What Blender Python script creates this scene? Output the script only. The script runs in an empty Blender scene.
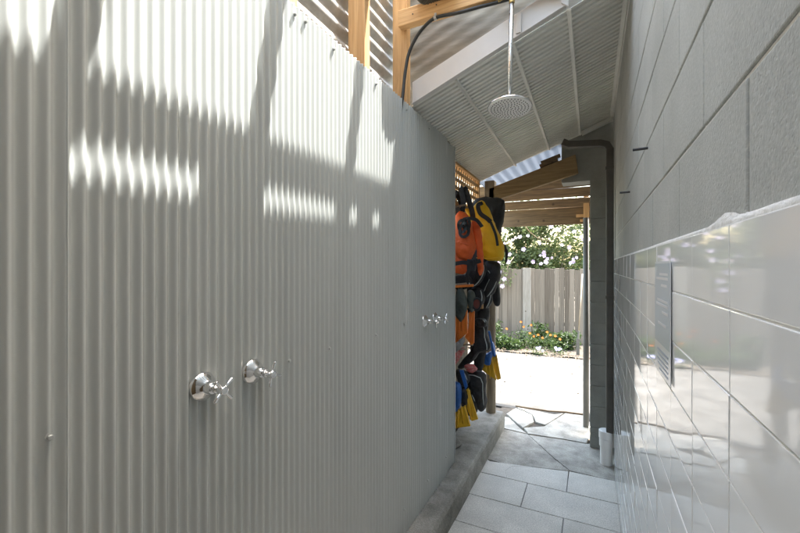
import bpy, bmesh, math, random
from mathutils import Vector, Matrix, noise
random.seed(7)
sc = bpy.context.scene
COL = sc.collection
R = math.radians

# ------------------------------------------------------------------ camera
cam = bpy.data.cameras.new('camera')
cam.sensor_width = 36.0
cam.lens = 36.0 * 393 / 800
cam.clip_start = 0.02
cam.clip_end = 500
camo = bpy.data.objects.new('camera', cam)
COL.objects.link(camo)
camo.location = (0, 0, 1.55)
camo.rotation_euler = (R(90), 0, math.atan(192 / 393))
sc.camera = camo

# ------------------------------------------------------------------ light
SUN = Vector((1.0, 0.47, 2.6)).normalized()          # towards the sun
SUN_EL = math.asin(SUN.z)
SUN_AZ = math.atan2(SUN.x, SUN.y)
w = bpy.data.worlds.new('World'); sc.world = w; w.use_nodes = True
nt = w.node_tree
sky = nt.nodes.new('ShaderNodeTexSky'); sky.sky_type = 'NISHITA'; sky.sun_disc = False
sky.sun_elevation = SUN_EL; sky.sun_rotation = SUN_AZ
sky.air_density = 2.0; sky.dust_density = 4.3; sky.ozone_density = 0.5
bg = nt.nodes['Background']; bg.inputs['Strength'].default_value = 0.15
nt.links.new(sky.outputs[0], bg.inputs['Color'])
sl = bpy.data.lights.new('sun', 'SUN'); sl.energy = 2.3; sl.angle = R(0.35); sl.color = (1.0, 0.98, 0.95)
so = bpy.data.objects.new('sun', sl); COL.objects.link(so)
so.rotation_mode = 'QUATERNION'; so.rotation_quaternion = SUN.to_track_quat('Z', 'Y')
sc.view_settings.view_transform = 'Standard'; sc.view_settings.look = 'None'
sc.view_settings.gamma = 1.0; sc.view_settings.use_curve_mapping = False
sc.view_settings.exposure = 3.3
sc.cycles.max_bounces = 12; sc.cycles.diffuse_bounces = 8; sc.cycles.glossy_bounces = 6
sc.cycles.sample_clamp_indirect = 8.0
sc.cycles.use_denoising = True

# ------------------------------------------------------------------ materials
def mat(name, col, rough=0.6, metal=0.0, spec=0.5, vary=0.0, vscale=6.0, stretch=(1, 1, 1), bump=0.0, bscale=60.0,
        col2=None, coat=0.0, rvary=0.0, speck=0.0, bstretch=None):
    m = bpy.data.materials.new(name); m.use_nodes = True
    n = m.node_tree.nodes; l = m.node_tree.links; p = n['Principled BSDF']
    p.inputs['Base Color'].default_value = (*col, 1); p.inputs['Roughness'].default_value = rough
    p.inputs['Metallic'].default_value = metal; p.inputs['Specular IOR Level'].default_value = spec
    p.inputs['Coat Weight'].default_value = coat
    tc = n.new('ShaderNodeTexCoord')
    if vary or col2 or rvary:
        mp = n.new('ShaderNodeMapping'); mp.inputs['Scale'].default_value = stretch
        l.new(tc.outputs['Object'], mp.inputs['Vector'])
        nz = n.new('ShaderNodeTexNoise'); nz.inputs['Scale'].default_value = vscale; nz.inputs['Detail'].default_value = 7
        nz.inputs['Roughness'].default_value = 0.62
        l.new(mp.outputs[0], nz.inputs['Vector'])
        if vary or col2:
            rp = n.new('ShaderNodeValToRGB'); rp.color_ramp.elements[0].position = 0.32; rp.color_ramp.elements[1].position = 0.68
            c1 = col2 if col2 else tuple(max(0, c * (1 - vary)) for c in col)
            c0 = tuple(c * (1 + vary) for c in col)
            rp.color_ramp.elements[0].color = (*c1, 1); rp.color_ramp.elements[1].color = (*c0, 1)
            l.new(nz.outputs['Fac'], rp.inputs['Fac']); l.new(rp.outputs['Color'], p.inputs['Base Color'])
        if rvary:
            mr = n.new('ShaderNodeMapRange'); mr.inputs['To Min'].default_value = max(0.02, rough - rvary)
            mr.inputs['To Max'].default_value = rough + rvary
            l.new(nz.outputs['Fac'], mr.inputs['Value']); l.new(mr.outputs[0], p.inputs['Roughness'])
    if speck:
        ns = n.new('ShaderNodeTexNoise'); ns.inputs['Scale'].default_value = 170; ns.inputs['Detail'].default_value = 3
        l.new(tc.outputs['Object'], ns.inputs['Vector'])
        rs = n.new('ShaderNodeMapRange'); rs.inputs['From Min'].default_value = 0.3; rs.inputs['From Max'].default_value = 0.7
        rs.inputs['To Min'].default_value = 1 - speck; rs.inputs['To Max'].default_value = 1 + speck * 0.4
        l.new(ns.outputs['Fac'], rs.inputs['Value'])
        mxs = n.new('ShaderNodeMix'); mxs.data_type = 'RGBA'; mxs.blend_type = 'MULTIPLY'; mxs.inputs[0].default_value = 1
        l.new(p.inputs['Base Color'].links[0].from_socket, mxs.inputs[6]); l.new(rs.outputs[0], mxs.inputs[7]); l.new(mxs.outputs[2], p.inputs['Base Color'])
    if bump:
        nb = n.new('ShaderNodeTexNoise'); nb.inputs['Scale'].default_value = bscale; nb.inputs['Detail'].default_value = 5
        if bstretch:
            mb = n.new('ShaderNodeMapping'); mb.inputs['Scale'].default_value = bstretch
            l.new(tc.outputs['Object'], mb.inputs['Vector']); l.new(mb.outputs[0], nb.inputs['Vector'])
        else:
            l.new(tc.outputs['Object'], nb.inputs['Vector'])
        b = n.new('ShaderNodeBump'); b.inputs['Strength'].default_value = bump; b.inputs['Distance'].default_value = 0.01
        l.new(nb.outputs['Fac'], b.inputs['Height']); l.new(b.outputs[0], p.inputs['Normal'])
    return m

def timber(name, col, dark, axis, rough=0.65):
    """sawn timber, grain running along one axis"""
    m = bpy.data.materials.new(name); m.use_nodes = True
    n = m.node_tree.nodes; l = m.node_tree.links; p = n['Principled BSDF']
    tc = n.new('ShaderNodeTexCoord'); mp = n.new('ShaderNodeMapping')
    s = [14, 14, 14]; s[axis] = 0.9
    mp.inputs['Scale'].default_value = s; l.new(tc.outputs['Object'], mp.inputs['Vector'])
    n1 = n.new('ShaderNodeTexNoise'); n1.inputs['Scale'].default_value = 4; n1.inputs['Detail'].default_value = 8
    n1.inputs['Distortion'].default_value = 1.2
    l.new(mp.outputs[0], n1.inputs['Vector'])
    rp = n.new('ShaderNodeValToRGB'); rp.color_ramp.elements[0].position = 0.3; rp.color_ramp.elements[1].position = 0.66
    rp.color_ramp.elements[0].color = (*dark, 1); rp.color_ramp.elements[1].color = (*col, 1)
    l.new(n1.outputs['Fac'], rp.inputs['Fac'])
    vo = n.new('ShaderNodeTexVoronoi'); vo.inputs['Scale'].default_value = 5.5          # knots
    l.new(tc.outputs['Object'], vo.inputs['Vector'])
    kr = n.new('ShaderNodeValToRGB'); kr.color_ramp.elements[0].position = 0.05; kr.color_ramp.elements[1].position = 0.11
    kr.color_ramp.elements[0].color = (0.25, 0.16, 0.09, 1); kr.color_ramp.elements[1].color = (1, 1, 1, 1)
    l.new(vo.outputs['Distance'], kr.inputs['Fac'])
    mx = n.new('ShaderNodeMix'); mx.data_type = 'RGBA'; mx.blend_type = 'MULTIPLY'; mx.inputs[0].default_value = 0.85
    l.new(rp.outputs['Color'], mx.inputs[6]); l.new(kr.outputs['Color'], mx.inputs[7]); l.new(mx.outputs[2], p.inputs['Base Color'])
    p.inputs['Roughness'].default_value = rough
    b = n.new('ShaderNodeBump'); b.inputs['Strength'].default_value = 0.25; b.inputs['Distance'].default_value = 0.003
    l.new(n1.outputs['Fac'], b.inputs['Height']); l.new(b.outputs[0], p.inputs['Normal'])
    return m

M = {}
M['wall_steel'] = mat('painted_steel', (0.45, 0.466, 0.444), 0.25, 0.0, 0.7, vary=0.06, vscale=2.6, stretch=(1, 3, 0.3), rvary=0.07)
M['roof_steel'] = mat('roof_steel', (0.74, 0.735, 0.685), 0.42, 0.0, 0.5, vary=0.06, vscale=5.0, stretch=(0.6, 4, 1))
M['galv'] = mat('galvanised', (0.44, 0.44, 0.42), 0.45, 0.35, 0.5, vary=0.22, vscale=14.0, rvary=0.08)
M['old_iron'] = mat('old_iron', (0.36, 0.33, 0.275), 0.85, 0.0, 0.2, col2=(0.20, 0.175, 0.14), vscale=4.0, stretch=(1, 1, 6), bump=0.1, bscale=40)
M['fascia'] = mat('fascia_paint', (0.62, 0.60, 0.57), 0.5, vary=0.03, vscale=8)
M['chrome'] = mat('chrome', (0.82, 0.82, 0.82), 0.07, 1.0)
M['dull_chrome'] = mat('worn_chrome', (0.62, 0.62, 0.60), 0.28, 1.0, rvary=0.1, vscale=30)
M['brass'] = mat('brass', (0.46, 0.33, 0.13), 0.38, 0.9, vary=0.2, vscale=30)
M['white_plastic'] = mat('white_plastic', (0.83, 0.82, 0.79), 0.4, vary=0.03)
M['screw'] = mat('screw_zinc', (0.42, 0.43, 0.41), 0.4, 0.6)
M['dark_hole'] = mat('dark_rubber', (0.03, 0.03, 0.03), 0.6)
PINE, PINED = (0.60, 0.375, 0.17), (0.42, 0.235, 0.09)
M['pine_x'] = timber('pine_x', PINE, PINED, 0); M['pine_y'] = timber('pine_y', PINE, PINED, 1); M['pine_z'] = timber('pine_z', PINE, PINED, 2)
OLD, OLDD = (0.165, 0.108, 0.05), (0.07, 0.043, 0.02)
M['old_x'] = timber('weathered_x', OLD, OLDD, 0); M['old_y'] = timber('weathered_y', OLD, OLDD, 1); M['old_z'] = timber('weathered_z', OLD, OLDD, 2)
M['mid_x'] = timber('mid_x', (0.32, 0.215, 0.10), (0.19, 0.12, 0.05), 0)
M['grey_z'] = timber('greyed_timber', (0.33, 0.27, 0.19), (0.17, 0.13, 0.09), 2)
M['post_steel'] = mat('dull_post', (0.17, 0.17, 0.16), 0.5, 0.0, 0.5, vary=0.12, vscale=9)
M['concrete'] = mat('kerb_concrete', (0.40, 0.38, 0.335), 0.85, col2=(0.17, 0.158, 0.135), vscale=6, speck=0.35, bump=0.35, bscale=70)
M['slab'] = mat('slab_concrete', (0.48, 0.45, 0.392), 0.8, col2=(0.24, 0.222, 0.19), vscale=7.5, speck=0.3, bump=0.25, bscale=90)
M['dirt'] = mat('dark_soil', (0.07, 0.058, 0.045), 0.95, vary=0.3, vscale=20, bump=0.5, bscale=60)
M['floor_tile'] = mat('floor_tile', (0.64, 0.605, 0.54), 0.55, vary=0.13, vscale=3.5, speck=0.35, bump=0.35, bscale=130)
M['floor_grout'] = mat('floor_grout', (0.20, 0.19, 0.175), 0.9, vary=0.1)
M['white_tile'] = mat('white_glaze', (0.84, 0.845, 0.83), 0.05, 0, 0.40, bump=0.012, bscale=7)
M['grout'] = mat('wall_grout', (0.74, 0.735, 0.71), 0.8, vary=0.03)
M['mortar'] = mat('mortar_render', (0.62, 0.61, 0.57), 0.85, vary=0.1, vscale=14, bump=0.4, bscale=80)
M['dark_block'] = mat('dark_block', (0.27, 0.275, 0.25), 0.75, vary=0.14, vscale=6, bump=0.45, bscale=110)
M['dark_metal'] = mat('dark_pipe', (0.07, 0.065, 0.055), 0.45, 0, 0.5, vary=0.2, vscale=12)
M['yard'] = mat('yard_ground', (0.125, 0.119, 0.108), 0.95, col2=(0.062, 0.057, 0.050), vscale=3.2, speck=0.45, bump=0.4, bscale=40)
M['earth'] = mat('earth', (0.20, 0.17, 0.13), 0.95, vary=0.2, vscale=0.8)
M['cable'] = mat('black_cable', (0.022, 0.023, 0.02), 0.45)
M['orange_cloth'] = mat('orange_foam', (0.74, 0.12, 0.02), 0.6, vary=0.12, vscale=9, bump=0.15, bscale=90)
M['yellow_cloth'] = mat('yellow_foam', (0.85, 0.50, 0.01), 0.55, vary=0.06, vscale=9, bump=0.12, bscale=90)
M['black_cloth'] = mat('black_neoprene', (0.018, 0.018, 0.019), 0.65, vary=0.3, vscale=20, bump=0.25, bscale=60)
M['piping'] = mat('pale_piping', (0.42, 0.45, 0.44), 0.5)
M['orange_rubber'] = mat('orange_rubber', (0.74, 0.20, 0.03), 0.4, vary=0.08, vscale=12)
M['green_rubber'] = mat('grey_green_rubber', (0.055, 0.068, 0.058), 0.5, vary=0.15, vscale=14)
M['yellow_rubber'] = mat('yellow_rubber', (0.76, 0.45, 0.03), 0.4, vary=0.08, vscale=12)
M['blue_rubber'] = mat('blue_rubber', (0.03, 0.13, 0.42), 0.4, vary=0.1, vscale=12)
M['red_net'] = mat('red_net', (0.50, 0.03, 0.03), 0.8, col2=(0.50, 0.30, 0.27), vscale=75)
M['grey_cloth'] = mat('grey_cloth', (0.30, 0.30, 0.29), 0.8, vary=0.1)
M['lens'] = mat('mask_lens', (0.16, 0.05, 0.04), 0.1)
M['sign_blue'] = mat('sign_blue', (0.52, 0.58, 0.63), 0.25)
M['sign_white'] = mat('sign_white', (0.72, 0.74, 0.75), 0.25)
M['sign_ink'] = mat('sign_ink', (0.24, 0.30, 0.38), 0.4)

def block_material():
    m = mat('painted_block', (0.42, 0.43, 0.405), 0.7, 0, 0.4, vary=0.10, vscale=4, bump=0.14, bscale=210, speck=0.14)
    n = m.node_tree.nodes; l = m.node_tree.links; p = n['Principled BSDF']
    tc = n.new('ShaderNodeTexCoord')
    # thin pale paint runs, long in z
    mp = n.new('ShaderNodeMapping'); mp.inputs['Scale'].default_value = (1, 26, 0.9)
    l.new(tc.outputs['Object'], mp.inputs['Vector'])
    nz = n.new('ShaderNodeTexNoise'); nz.inputs['Scale'].default_value = 2.2; nz.inputs['Detail'].default_value = 3
    l.new(mp.outputs[0], nz.inputs['Vector'])
    rp = n.new('ShaderNodeValToRGB'); rp.color_ramp.elements[0].position = 0.69; rp.color_ramp.elements[1].position = 0.75
    rp.color_ramp.elements[0].color = (0, 0, 0, 1); rp.color_ramp.elements[1].color = (0.5, 0.5, 0.5, 1)
    l.new(nz.outputs['Fac'], rp.inputs['Fac'])
    src = p.inputs['Base Color'].links[0].from_socket
    mx = n.new('ShaderNodeMix'); mx.data_type = 'RGBA'
    l.new(rp.outputs['Color'], mx.inputs[0]); l.new(src, mx.inputs[6]); mx.inputs[7].default_value = (0.52, 0.51, 0.47, 1)
    l.new(mx.outputs[2], p.inputs['Base Color'])
    # pits
    vo = n.new('ShaderNodeTexVoronoi'); vo.inputs['Scale'].default_value = 135
    l.new(tc.outputs['Object'], vo.inputs['Vector'])
    vr = n.new('ShaderNodeMapRange'); vr.inputs['From Min'].default_value = 0.05; vr.inputs['From Max'].default_value = 0.32
    l.new(vo.outputs['Distance'], vr.inputs['Value'])
    old = p.inputs['Normal'].links[0].from_node
    b = n.new('ShaderNodeBump'); b.inputs['Strength'].default_value = 0.22; b.inputs['Distance'].default_value = 0.002
    l.new(vr.outputs[0], b.inputs['Height']); l.new(old.outputs[0], b.inputs['Normal']); l.new(b.outputs[0], p.inputs['Normal'])
    return m
M['block'] = block_material()

def paling_material():
    m = bpy.data.materials.new('paling_timber'); m.use_nodes = True
    n = m.node_tree.nodes; l = m.node_tree.links; p = n['Principled BSDF']
    at = n.new('ShaderNodeAttribute'); at.attribute_name = 'tone'
    tc = n.new('ShaderNodeTexCoord'); mp = n.new('ShaderNodeMapping'); mp.inputs['Scale'].default_value = (22, 22, 0.8)
    l.new(tc.outputs['Object'], mp.inputs['Vector'])
    nz = n.new('ShaderNodeTexNoise'); nz.inputs['Scale'].default_value = 2.5; nz.inputs['Detail'].default_value = 7
    l.new(mp.outputs[0], nz.inputs['Vector'])
    ad = n.new('ShaderNodeMath'); ad.operation = 'MULTIPLY_ADD'; ad.inputs[1].default_value = 0.8
    l.new(nz.outputs['Fac'], ad.inputs[0]); l.new(at.outputs['Fac'], ad.inputs[2])
    rp = n.new('ShaderNodeValToRGB'); rp.color_ramp.elements[0].position = 0.25; rp.color_ramp.elements[1].position = 0.95
    rp.color_ramp.elements[0].color = (0.06, 0.045, 0.031, 1); rp.color_ramp.elements[1].color = (0.165, 0.135, 0.105, 1)
    l.new(ad.outputs[0], rp.inputs['Fac']); l.new(rp.outputs['Color'], p.inputs['Base Color'])
    p.inputs['Roughness'].default_value = 0.85
    return m
M['paling'] = paling_material()

def leaf_material(name, cols, trans=0.46):
    m = bpy.data.materials.new(name); m.use_nodes = True
    n = m.node_tree.nodes; l = m.node_tree.links
    out = n['Material Output']; p = n['Principled BSDF']
    at = n.new('ShaderNodeAttribute'); at.attribute_name = 'tone'
    rp = n.new('ShaderNodeValToRGB')
    rp.color_ramp.elements[0].color = (*cols[0], 1); rp.color_ramp.elements[1].color = (*cols[1], 1)
    l.new(at.outputs['Fac'], rp.inputs['Fac']); l.new(rp.outputs['Color'], p.inputs['Base Color'])
    p.inputs['Roughness'].default_value = 0.5
    tr = n.new('ShaderNodeBsdfTranslucent'); l.new(rp.outputs['Color'], tr.inputs['Color'])
    mx = n.new('ShaderNodeMixShader'); mx.inputs[0].default_value = trans
    l.new(p.outputs[0], mx.inputs[1]); l.new(tr.outputs[0], mx.inputs[2]); l.new(mx.outputs[0], out.inputs['Surface'])
    return m
M['leaf'] = leaf_material('hibiscus_leaf', ((0.07, 0.10, 0.03), (0.095, 0.12, 0.042)))
M['leaf_low'] = leaf_material('low_leaf', ((0.02, 0.042, 0.01), (0.07, 0.11, 0.022)))
M['petal'] = leaf_material('mauve_petal', ((0.36, 0.28, 0.38), (0.46, 0.40, 0.48)), 0.3)
M['marigold'] = leaf_material('orange_petal', ((0.42, 0.10, 0.004), (0.50, 0.17, 0.006)), 0.2)
def sheet_material():
    m = bpy.data.materials.new('clear_sheet'); m.use_nodes = True
    n = m.node_tree.nodes; l = m.node_tree.links; p = n['Principled BSDF']; p.inputs['Base Color'].default_value = (0.42, 0.45, 0.50, 1); p.inputs['Roughness'].default_value = 0.4
    tr = n.new('ShaderNodeBsdfTranslucent'); tr.inputs['Color'].default_value = (0.30, 0.33, 0.37, 1)
    mx = n.new('ShaderNodeMixShader'); mx.inputs[0].default_value = 0.5
    l.new(p.outputs[0], mx.inputs[1]); l.new(tr.outputs[0], mx.inputs[2]); l.new(mx.outputs[0], n['Material Output'].inputs['Surface'])
    return m
M['clear_sheet'] = sheet_material()
M['violet'] = leaf_material('violet_petal', ((0.40, 0.38, 0.66), (0.55, 0.52, 0.75)), 0.3)
M['dry_leaf'] = leaf_material('dry_leaf', ((0.10, 0.07, 0.04), (0.26, 0.19, 0.11)), 0.1)

# ------------------------------------------------------------------ helpers
def link(name, me, m, parent=None, smooth=False):
    o = bpy.data.objects.new(name, me)
    if m: me.materials.append(m)
    if smooth:
        for p in me.polygons: p.use_smooth = True
    COL.objects.link(o)
    if parent: o.parent = parent; o.matrix_parent_inverse = parent.matrix_world.inverted()
    return o

class MB:
    def __init__(s): s.bm = bmesh.new()
    def box(s, a, b, rot=None, piv=None):
        x0, y0, z0 = a; x1, y1, z1 = b
        v = [s.bm.verts.new(c) for c in ((x0, y0, z0), (x1, y0, z0), (x1, y1, z0), (x0, y1, z0), (x0, y0, z1), (x1, y0, z1), (x1, y1, z1), (x0, y1, z1))]
        for f in ((3, 2, 1, 0), (4, 5, 6, 7), (0, 1, 5, 4), (1, 2, 6, 5), (2, 3, 7, 6), (3, 0, 4, 7)):
            s.bm.faces.new([v[i] for i in f])
        if rot is not None:
            c = Vector(piv) if piv else (Vector(a) + Vector(b)) / 2
            for q in v: q.co = rot @ (q.co - c) + c
        return v
    def bar(s, p, q, wd, h, up=(0, 0, 1)):
        """rectangular bar from p to q, wd across, h along up"""
        p = Vector(p); q = Vector(q); d = (q - p).normalized(); up = Vector(up)
        sd = d.cross(up).normalized(); up = sd.cross(d).normalized()
        v = [s.bm.verts.new(e + sd * a * wd / 2 + up * b * h / 2) for e in (p, q) for a, b in ((-1, -1), (1, -1), (1, 1), (-1, 1))]
        for f in ((0, 1, 2, 3), (7, 6, 5, 4), (0, 4, 5, 1), (1, 5, 6, 2), (2, 6, 7, 3), (3, 7, 4, 0)):
            s.bm.faces.new([v[i] for i in f])
        return v
    def tube(s, pts, r, n=10, cap=True):
        pts = [Vector(p) for p in pts]; rs = r if isinstance(r, (list, tuple)) else [r] * len(pts)
        rings = []; ref = None
        for i, p in enumerate(pts):
            d = (pts[min(i + 1, len(pts) - 1)] - pts[max(i - 1, 0)]).normalized()
            if ref is None: ref = d.orthogonal().normalized()
            ref = (ref - d * ref.dot(d)).normalized(); b = d.cross(ref)
            rings.append([s.bm.verts.new(p + (ref * math.cos(t) + b * math.sin(t)) * rs[i]) for t in [2 * math.pi * k / n for k in range(n)]])
        for a, b in zip(rings, rings[1:]):
            for k in range(n): s.bm.faces.new((a[k], a[(k + 1) % n], b[(k + 1) % n], b[k]))
        if cap: s.bm.faces.new(rings[0][::-1]); s.bm.faces.new(rings[-1])
    def lathe(s, prof, org, axis, n=28):
        """prof: (distance along axis, radius)"""
        org = Vector(org); ax = Vector(axis).normalized(); u = ax.orthogonal().normalized(); v = ax.cross(u)
        rings = []
        for t, r in prof:
            rings.append([s.bm.verts.new(org + ax * t + (u * math.cos(a) + v * math.sin(a)) * max(r, 1e-4)) for a in [2 * math.pi * k / n for k in range(n)]])
        for a, b in zip(rings, rings[1:]):
            for k in range(n): s.bm.faces.new((a[k], a[(k + 1) % n], b[(k + 1) % n], b[k]))
        s.bm.faces.new(rings[0][::-1]); s.bm.faces.new(rings[-1])
    def prism_xz(s, pts, y0, y1):
        a = [s.bm.verts.new((x, y0, z)) for x, z in pts]; b = [s.bm.verts.new((x, y1, z)) for x, z in pts]
        s.bm.faces.new(a); s.bm.faces.new(b[::-1]); n = len(pts)
        for k in range(n): s.bm.faces.new((a[k], b[k], b[(k + 1) % n], a[(k + 1) % n]))
    def prism_xy(s, pts, z0, z1):
        a = [s.bm.verts.new((x, y, z0)) for x, y in pts]; b = [s.bm.verts.new((x, y, z1)) for x, y in pts]
        s.bm.faces.new(a[::-1]); s.bm.faces.new(b); n = len(pts)
        for k in range(n): s.bm.faces.new((a[k], a[(k + 1) % n], b[(k + 1) % n], b[k]))
    def puffy(s, pts, y, t):
        """a soft, pillow-like body with the given x,z outline, t thick about the plane y"""
        pts = [q for p0, p1 in zip(pts, pts[1:] + pts[:1]) for q in (((p0[0] * .8 + p1[0] * .2), (p0[1] * .8 + p1[1] * .2)), ((p0[0] * .2 + p1[0] * .8), (p0[1] * .2 + p1[1] * .8)))]
        cx = sum(p[0] for p in pts) / len(pts); cz = sum(p[1] for p in pts) / len(pts); n = len(pts)
        def ring(k, yy): return [s.bm.verts.new((cx + (x - cx) * k, yy, cz + (z - cz) * k)) for x, z in pts]
        rs = [ring(0.45, y - 0.5 * t), ring(0.86, y - 0.42 * t), ring(1.03, y - 0.16 * t), ring(1.03, y + 0.16 * t), ring(0.86, y + 0.42 * t), ring(0.45, y + 0.5 * t)]
        for a, b in zip(rs, rs[1:]):
            for k in range(n): s.bm.faces.new((a[k], a[(k + 1) % n], b[(k + 1) % n], b[k]))
        f0 = s.bm.verts.new((cx, y - 0.5 * t, cz)); f1 = s.bm.verts.new((cx, y + 0.5 * t, cz))
        for k in range(n):
            s.bm.faces.new((f0, rs[0][(k + 1) % n], rs[0][k])); s.bm.faces.new((f1, rs[-1][k], rs[-1][(k + 1) % n]))
    def build(s, name, m, parent=None, bevel=0, seg=2, sub=0, smooth=False, solid=0, recalc=True):
        if recalc: bmesh.ops.recalc_face_normals(s.bm, faces=s.bm.faces[:])
        me = bpy.data.meshes.new(name); s.bm.to_mesh(me); s.bm.free()
        o = link(name, me, m, parent, smooth or sub > 0)
        if solid:
            md = o.modifiers.new('solid', 'SOLIDIFY'); md.thickness = solid
        if bevel:
            md = o.modifiers.new('bevel', 'BEVEL'); md.width = bevel; md.segments = seg; md.limit_method = 'ANGLE'; md.angle_limit = R(40)
        if sub:
            md = o.modifiers.new('sub', 'SUBSURF'); md.levels = sub; md.render_levels = sub
        return o

def tag(o, label, cat, group=None):
    o['label'] = label; o['category'] = cat
    if group: o['group'] = group
    return o
def structure(o): o['kind'] = 'structure'; return o
def stuff(o, label=None, cat=None):
    o['kind'] = 'stuff'
    if label: o['label'] = label; o['category'] = cat
    return o
def thing(name, loc, label, cat, group=None):
    o = bpy.data.objects.new(name, None); o.empty_display_size = 0.1; COL.objects.link(o); o.location = loc
    bpy.context.view_layer.update()
    return tag(o, label, cat, group)
def duplicate(root, delta, label, rotx=None):
    r = root.copy(); COL.objects.link(r); r.location = root.location + Vector(delta); r['label'] = label
    for ch in root.children:
        c = ch.copy(); COL.objects.link(c); c.parent = r
        for g in ch.children:
            d = g.copy(); COL.objects.link(d); d.parent = c
    return r

def corrugated(u0, u1, pitch, amp, v0, v1, place, sub=12, nv=1, phase=0.0, pan=False):
    """sheet whose waves follow u; place(u, v, w) gives the point"""
    bm = bmesh.new(); n = max(2, int(round((u1 - u0) / pitch * sub))); rows = []
    def prof(u):
        if not pan: return amp * math.sin(2 * math.pi * u / pitch + phase)
        t = (u / pitch) % 1.0                              # wide flat pans between narrow upstanding ribs
        return amp * 2 * min(1, max(0, (0.24 - abs(t - 0.5)) / 0.06)) - amp
    e_ = 0.001                                             # end rows, so that the cut edges keep the face shading flat
    for v in (v0, v0 + e_, v1 - e_, v1):
        rows.append([bm.verts.new(place(u0 + (u1 - u0) * i / n, v, prof(u0 + (u1 - u0) * i / n))) for i in range(n + 1)])
    for a, b in zip(rows, rows[1:]):
        for i in range(n): bm.faces.new((a[i], a[i + 1], b[i + 1], b[i]))
    mb = MB(); mb.bm.free(); mb.bm = bm
    return mb

def foliage(bm, tone, centre_fn, n, size, droop=0.3, aspect=0.5):
    for _ in range(n):
        c, t = centre_fn()
        d = Vector((random.gauss(0, 1), random.gauss(0, 1), random.gauss(0, 0.7) - droop)).normalized()
        sd = d.cross(Vector((random.gauss(0, 1), random.gauss(0, 1), random.gauss(0, 1)))).normalized()
        nn = d.cross(sd)
        L = size * random.uniform(0.6, 1.25); W = L * aspect * random.uniform(0.7, 1.1)
        c = Vector(c)
        v = [bm.verts.new(c), bm.verts.new(c + d * L * 0.45 + sd * W / 2 + nn * L * 0.06), bm.verts.new(c + d * L - nn * L * 0.05), bm.verts.new(c + d * L * 0.45 - sd * W / 2 + nn * L * 0.06)]
        f = bm.faces.new(v); f[tone] = min(1, max(0, t + random.uniform(-0.25, 0.25)))
def leaves(name, m, fn, n, size, parent=None, **k):
    bm = bmesh.new(); tone = bm.faces.layers.float.new('tone')
    foliage(bm, tone, fn, n, size, **k)
    me = bpy.data.meshes.new(name); bm.to_mesh(me); bm.free()
    return link(name, me, m, parent)
def bloom(name, m, c, r, nrm, parent, petals=5, rings=1):
    bm = bmesh.new(); tone = bm.faces.layers.float.new('tone')
    nrm = Vector(nrm).normalized(); u = nrm.orthogonal().normalized(); v = nrm.cross(u); c = Vector(c); ph = random.uniform(0, 6)
    for q in range(rings):
        rr = r * (1 - 0.28 * q); up = 0.25 * r * q
        for k in range(petals):
            a = ph + 2 * math.pi * k / petals + q * 0.4; da = math.pi / petals * 0.98
            e = lambda ang, rad, h: c + (u * math.cos(ang) + v * math.sin(ang)) * rad + nrm * (h + up)
            f = bm.faces.new([bm.verts.new(x) for x in (c + nrm * up, e(a - da, rr * 0.72, rr * 0.2), e(a - da * 0.5, rr, rr * 0.3), e(a + da * 0.5, rr, rr * 0.28), e(a + da, rr * 0.72, rr * 0.2))])
            f[tone] = random.random()
    me = bpy.data.meshes.new(name); bm.to_mesh(me); bm.free()
    return link(name, me, m, parent)

# ------------------------------------------------------------------ setting: ground
def sheet(name, x0, x1, y0, y1, z, m, nx=1, ny=1, rough=0.0):
    bm = bmesh.new(); g = [[None] * (nx + 1) for _ in range(ny + 1)]
    for j in range(ny + 1):
        for i in range(nx + 1):
            x = x0 + (x1 - x0) * i / nx; y = y0 + (y1 - y0) * j / ny
            g[j][i] = bm.verts.new((x, y, z + (rough * noise.noise(Vector((x * 2.5, y * 2.5, 3))) if rough else 0)))
    for j in range(ny):
        for i in range(nx): bm.faces.new((g[j][i], g[j][i + 1], g[j + 1][i + 1], g[j + 1][i]))
    me = bpy.data.meshes.new(name); bm.to_mesh(me); bm.free()
    return structure(link(name, me, m, None, bool(rough)))
sheet('ground', -150, 150, -150, 150, -0.06, M['earth'])
sheet('yard_ground', -9, 6, 4.44, 8.9, -0.012, M['yard'], 90, 60, 0.012)
sheet('path_bed', -1.6, 0.6, -3, 4.47, -0.028, M['dirt'])
sheet('path_grout', -0.80, 0.17, -1.5, 3.14, -0.006, M['floor_grout'])

# stone floor tiles, laid in a running bond
mb = MB()
rows = [(2.932 - 0.311 * k, 2.932 - 0.311 * (k - 1)) for k in range(0, 14)]
for k, (y0, y1) in enumerate(rows):
    off = -0.158 if k % 2 == 0 else -0.415
    xs = [off + 0.598 * j for j in range(-2, 3)]
    for a, b in zip(xs, xs[1:]):
        a2, b2 = max(a, -0.79), min(b, 0.155)
        if b2 - a2 < 0.02: continue
        g = 0.003
        if k == 0:                                         # the cut row against the old slab
            ya, yb = (3.135, 3.235)
            t = lambda x: 3.125 + 0.11 * min(1, max(0, (x + 0.62) / 0.4))
            if a2 < -0.7:
                mb.prism_xy([(-0.79, y0 + g), (-0.57, y0 + g), (-0.60, 3.035), (-0.79, 3.17)], -0.02, random.uniform(-0.001, 0.001))
                mb.prism_xy([(-0.562, y0 + g), (b2 - g, y0 + g), (b2 - g, t(b2)), (-0.40, t(-0.40)), (-0.56, 3.128), (-0.592, 3.04)], -0.02, random.uniform(-0.001, 0.001))
            else:
                mb.prism_xy([(a2 + g, y0 + g), (b2 - g, y0 + g), (b2 - g, t(b2)), (a2 + g, t(a2))], -0.02, random.uniform(-0.001, 0.001))
        else:
            mb.box((a2 + g, y0 + g, -0.02), (b2 - g, y1 - g, random.uniform(-0.001, 0.001)))
structure(mb.build('tiled_path', M['floor_tile'], bevel=0.002))

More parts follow.
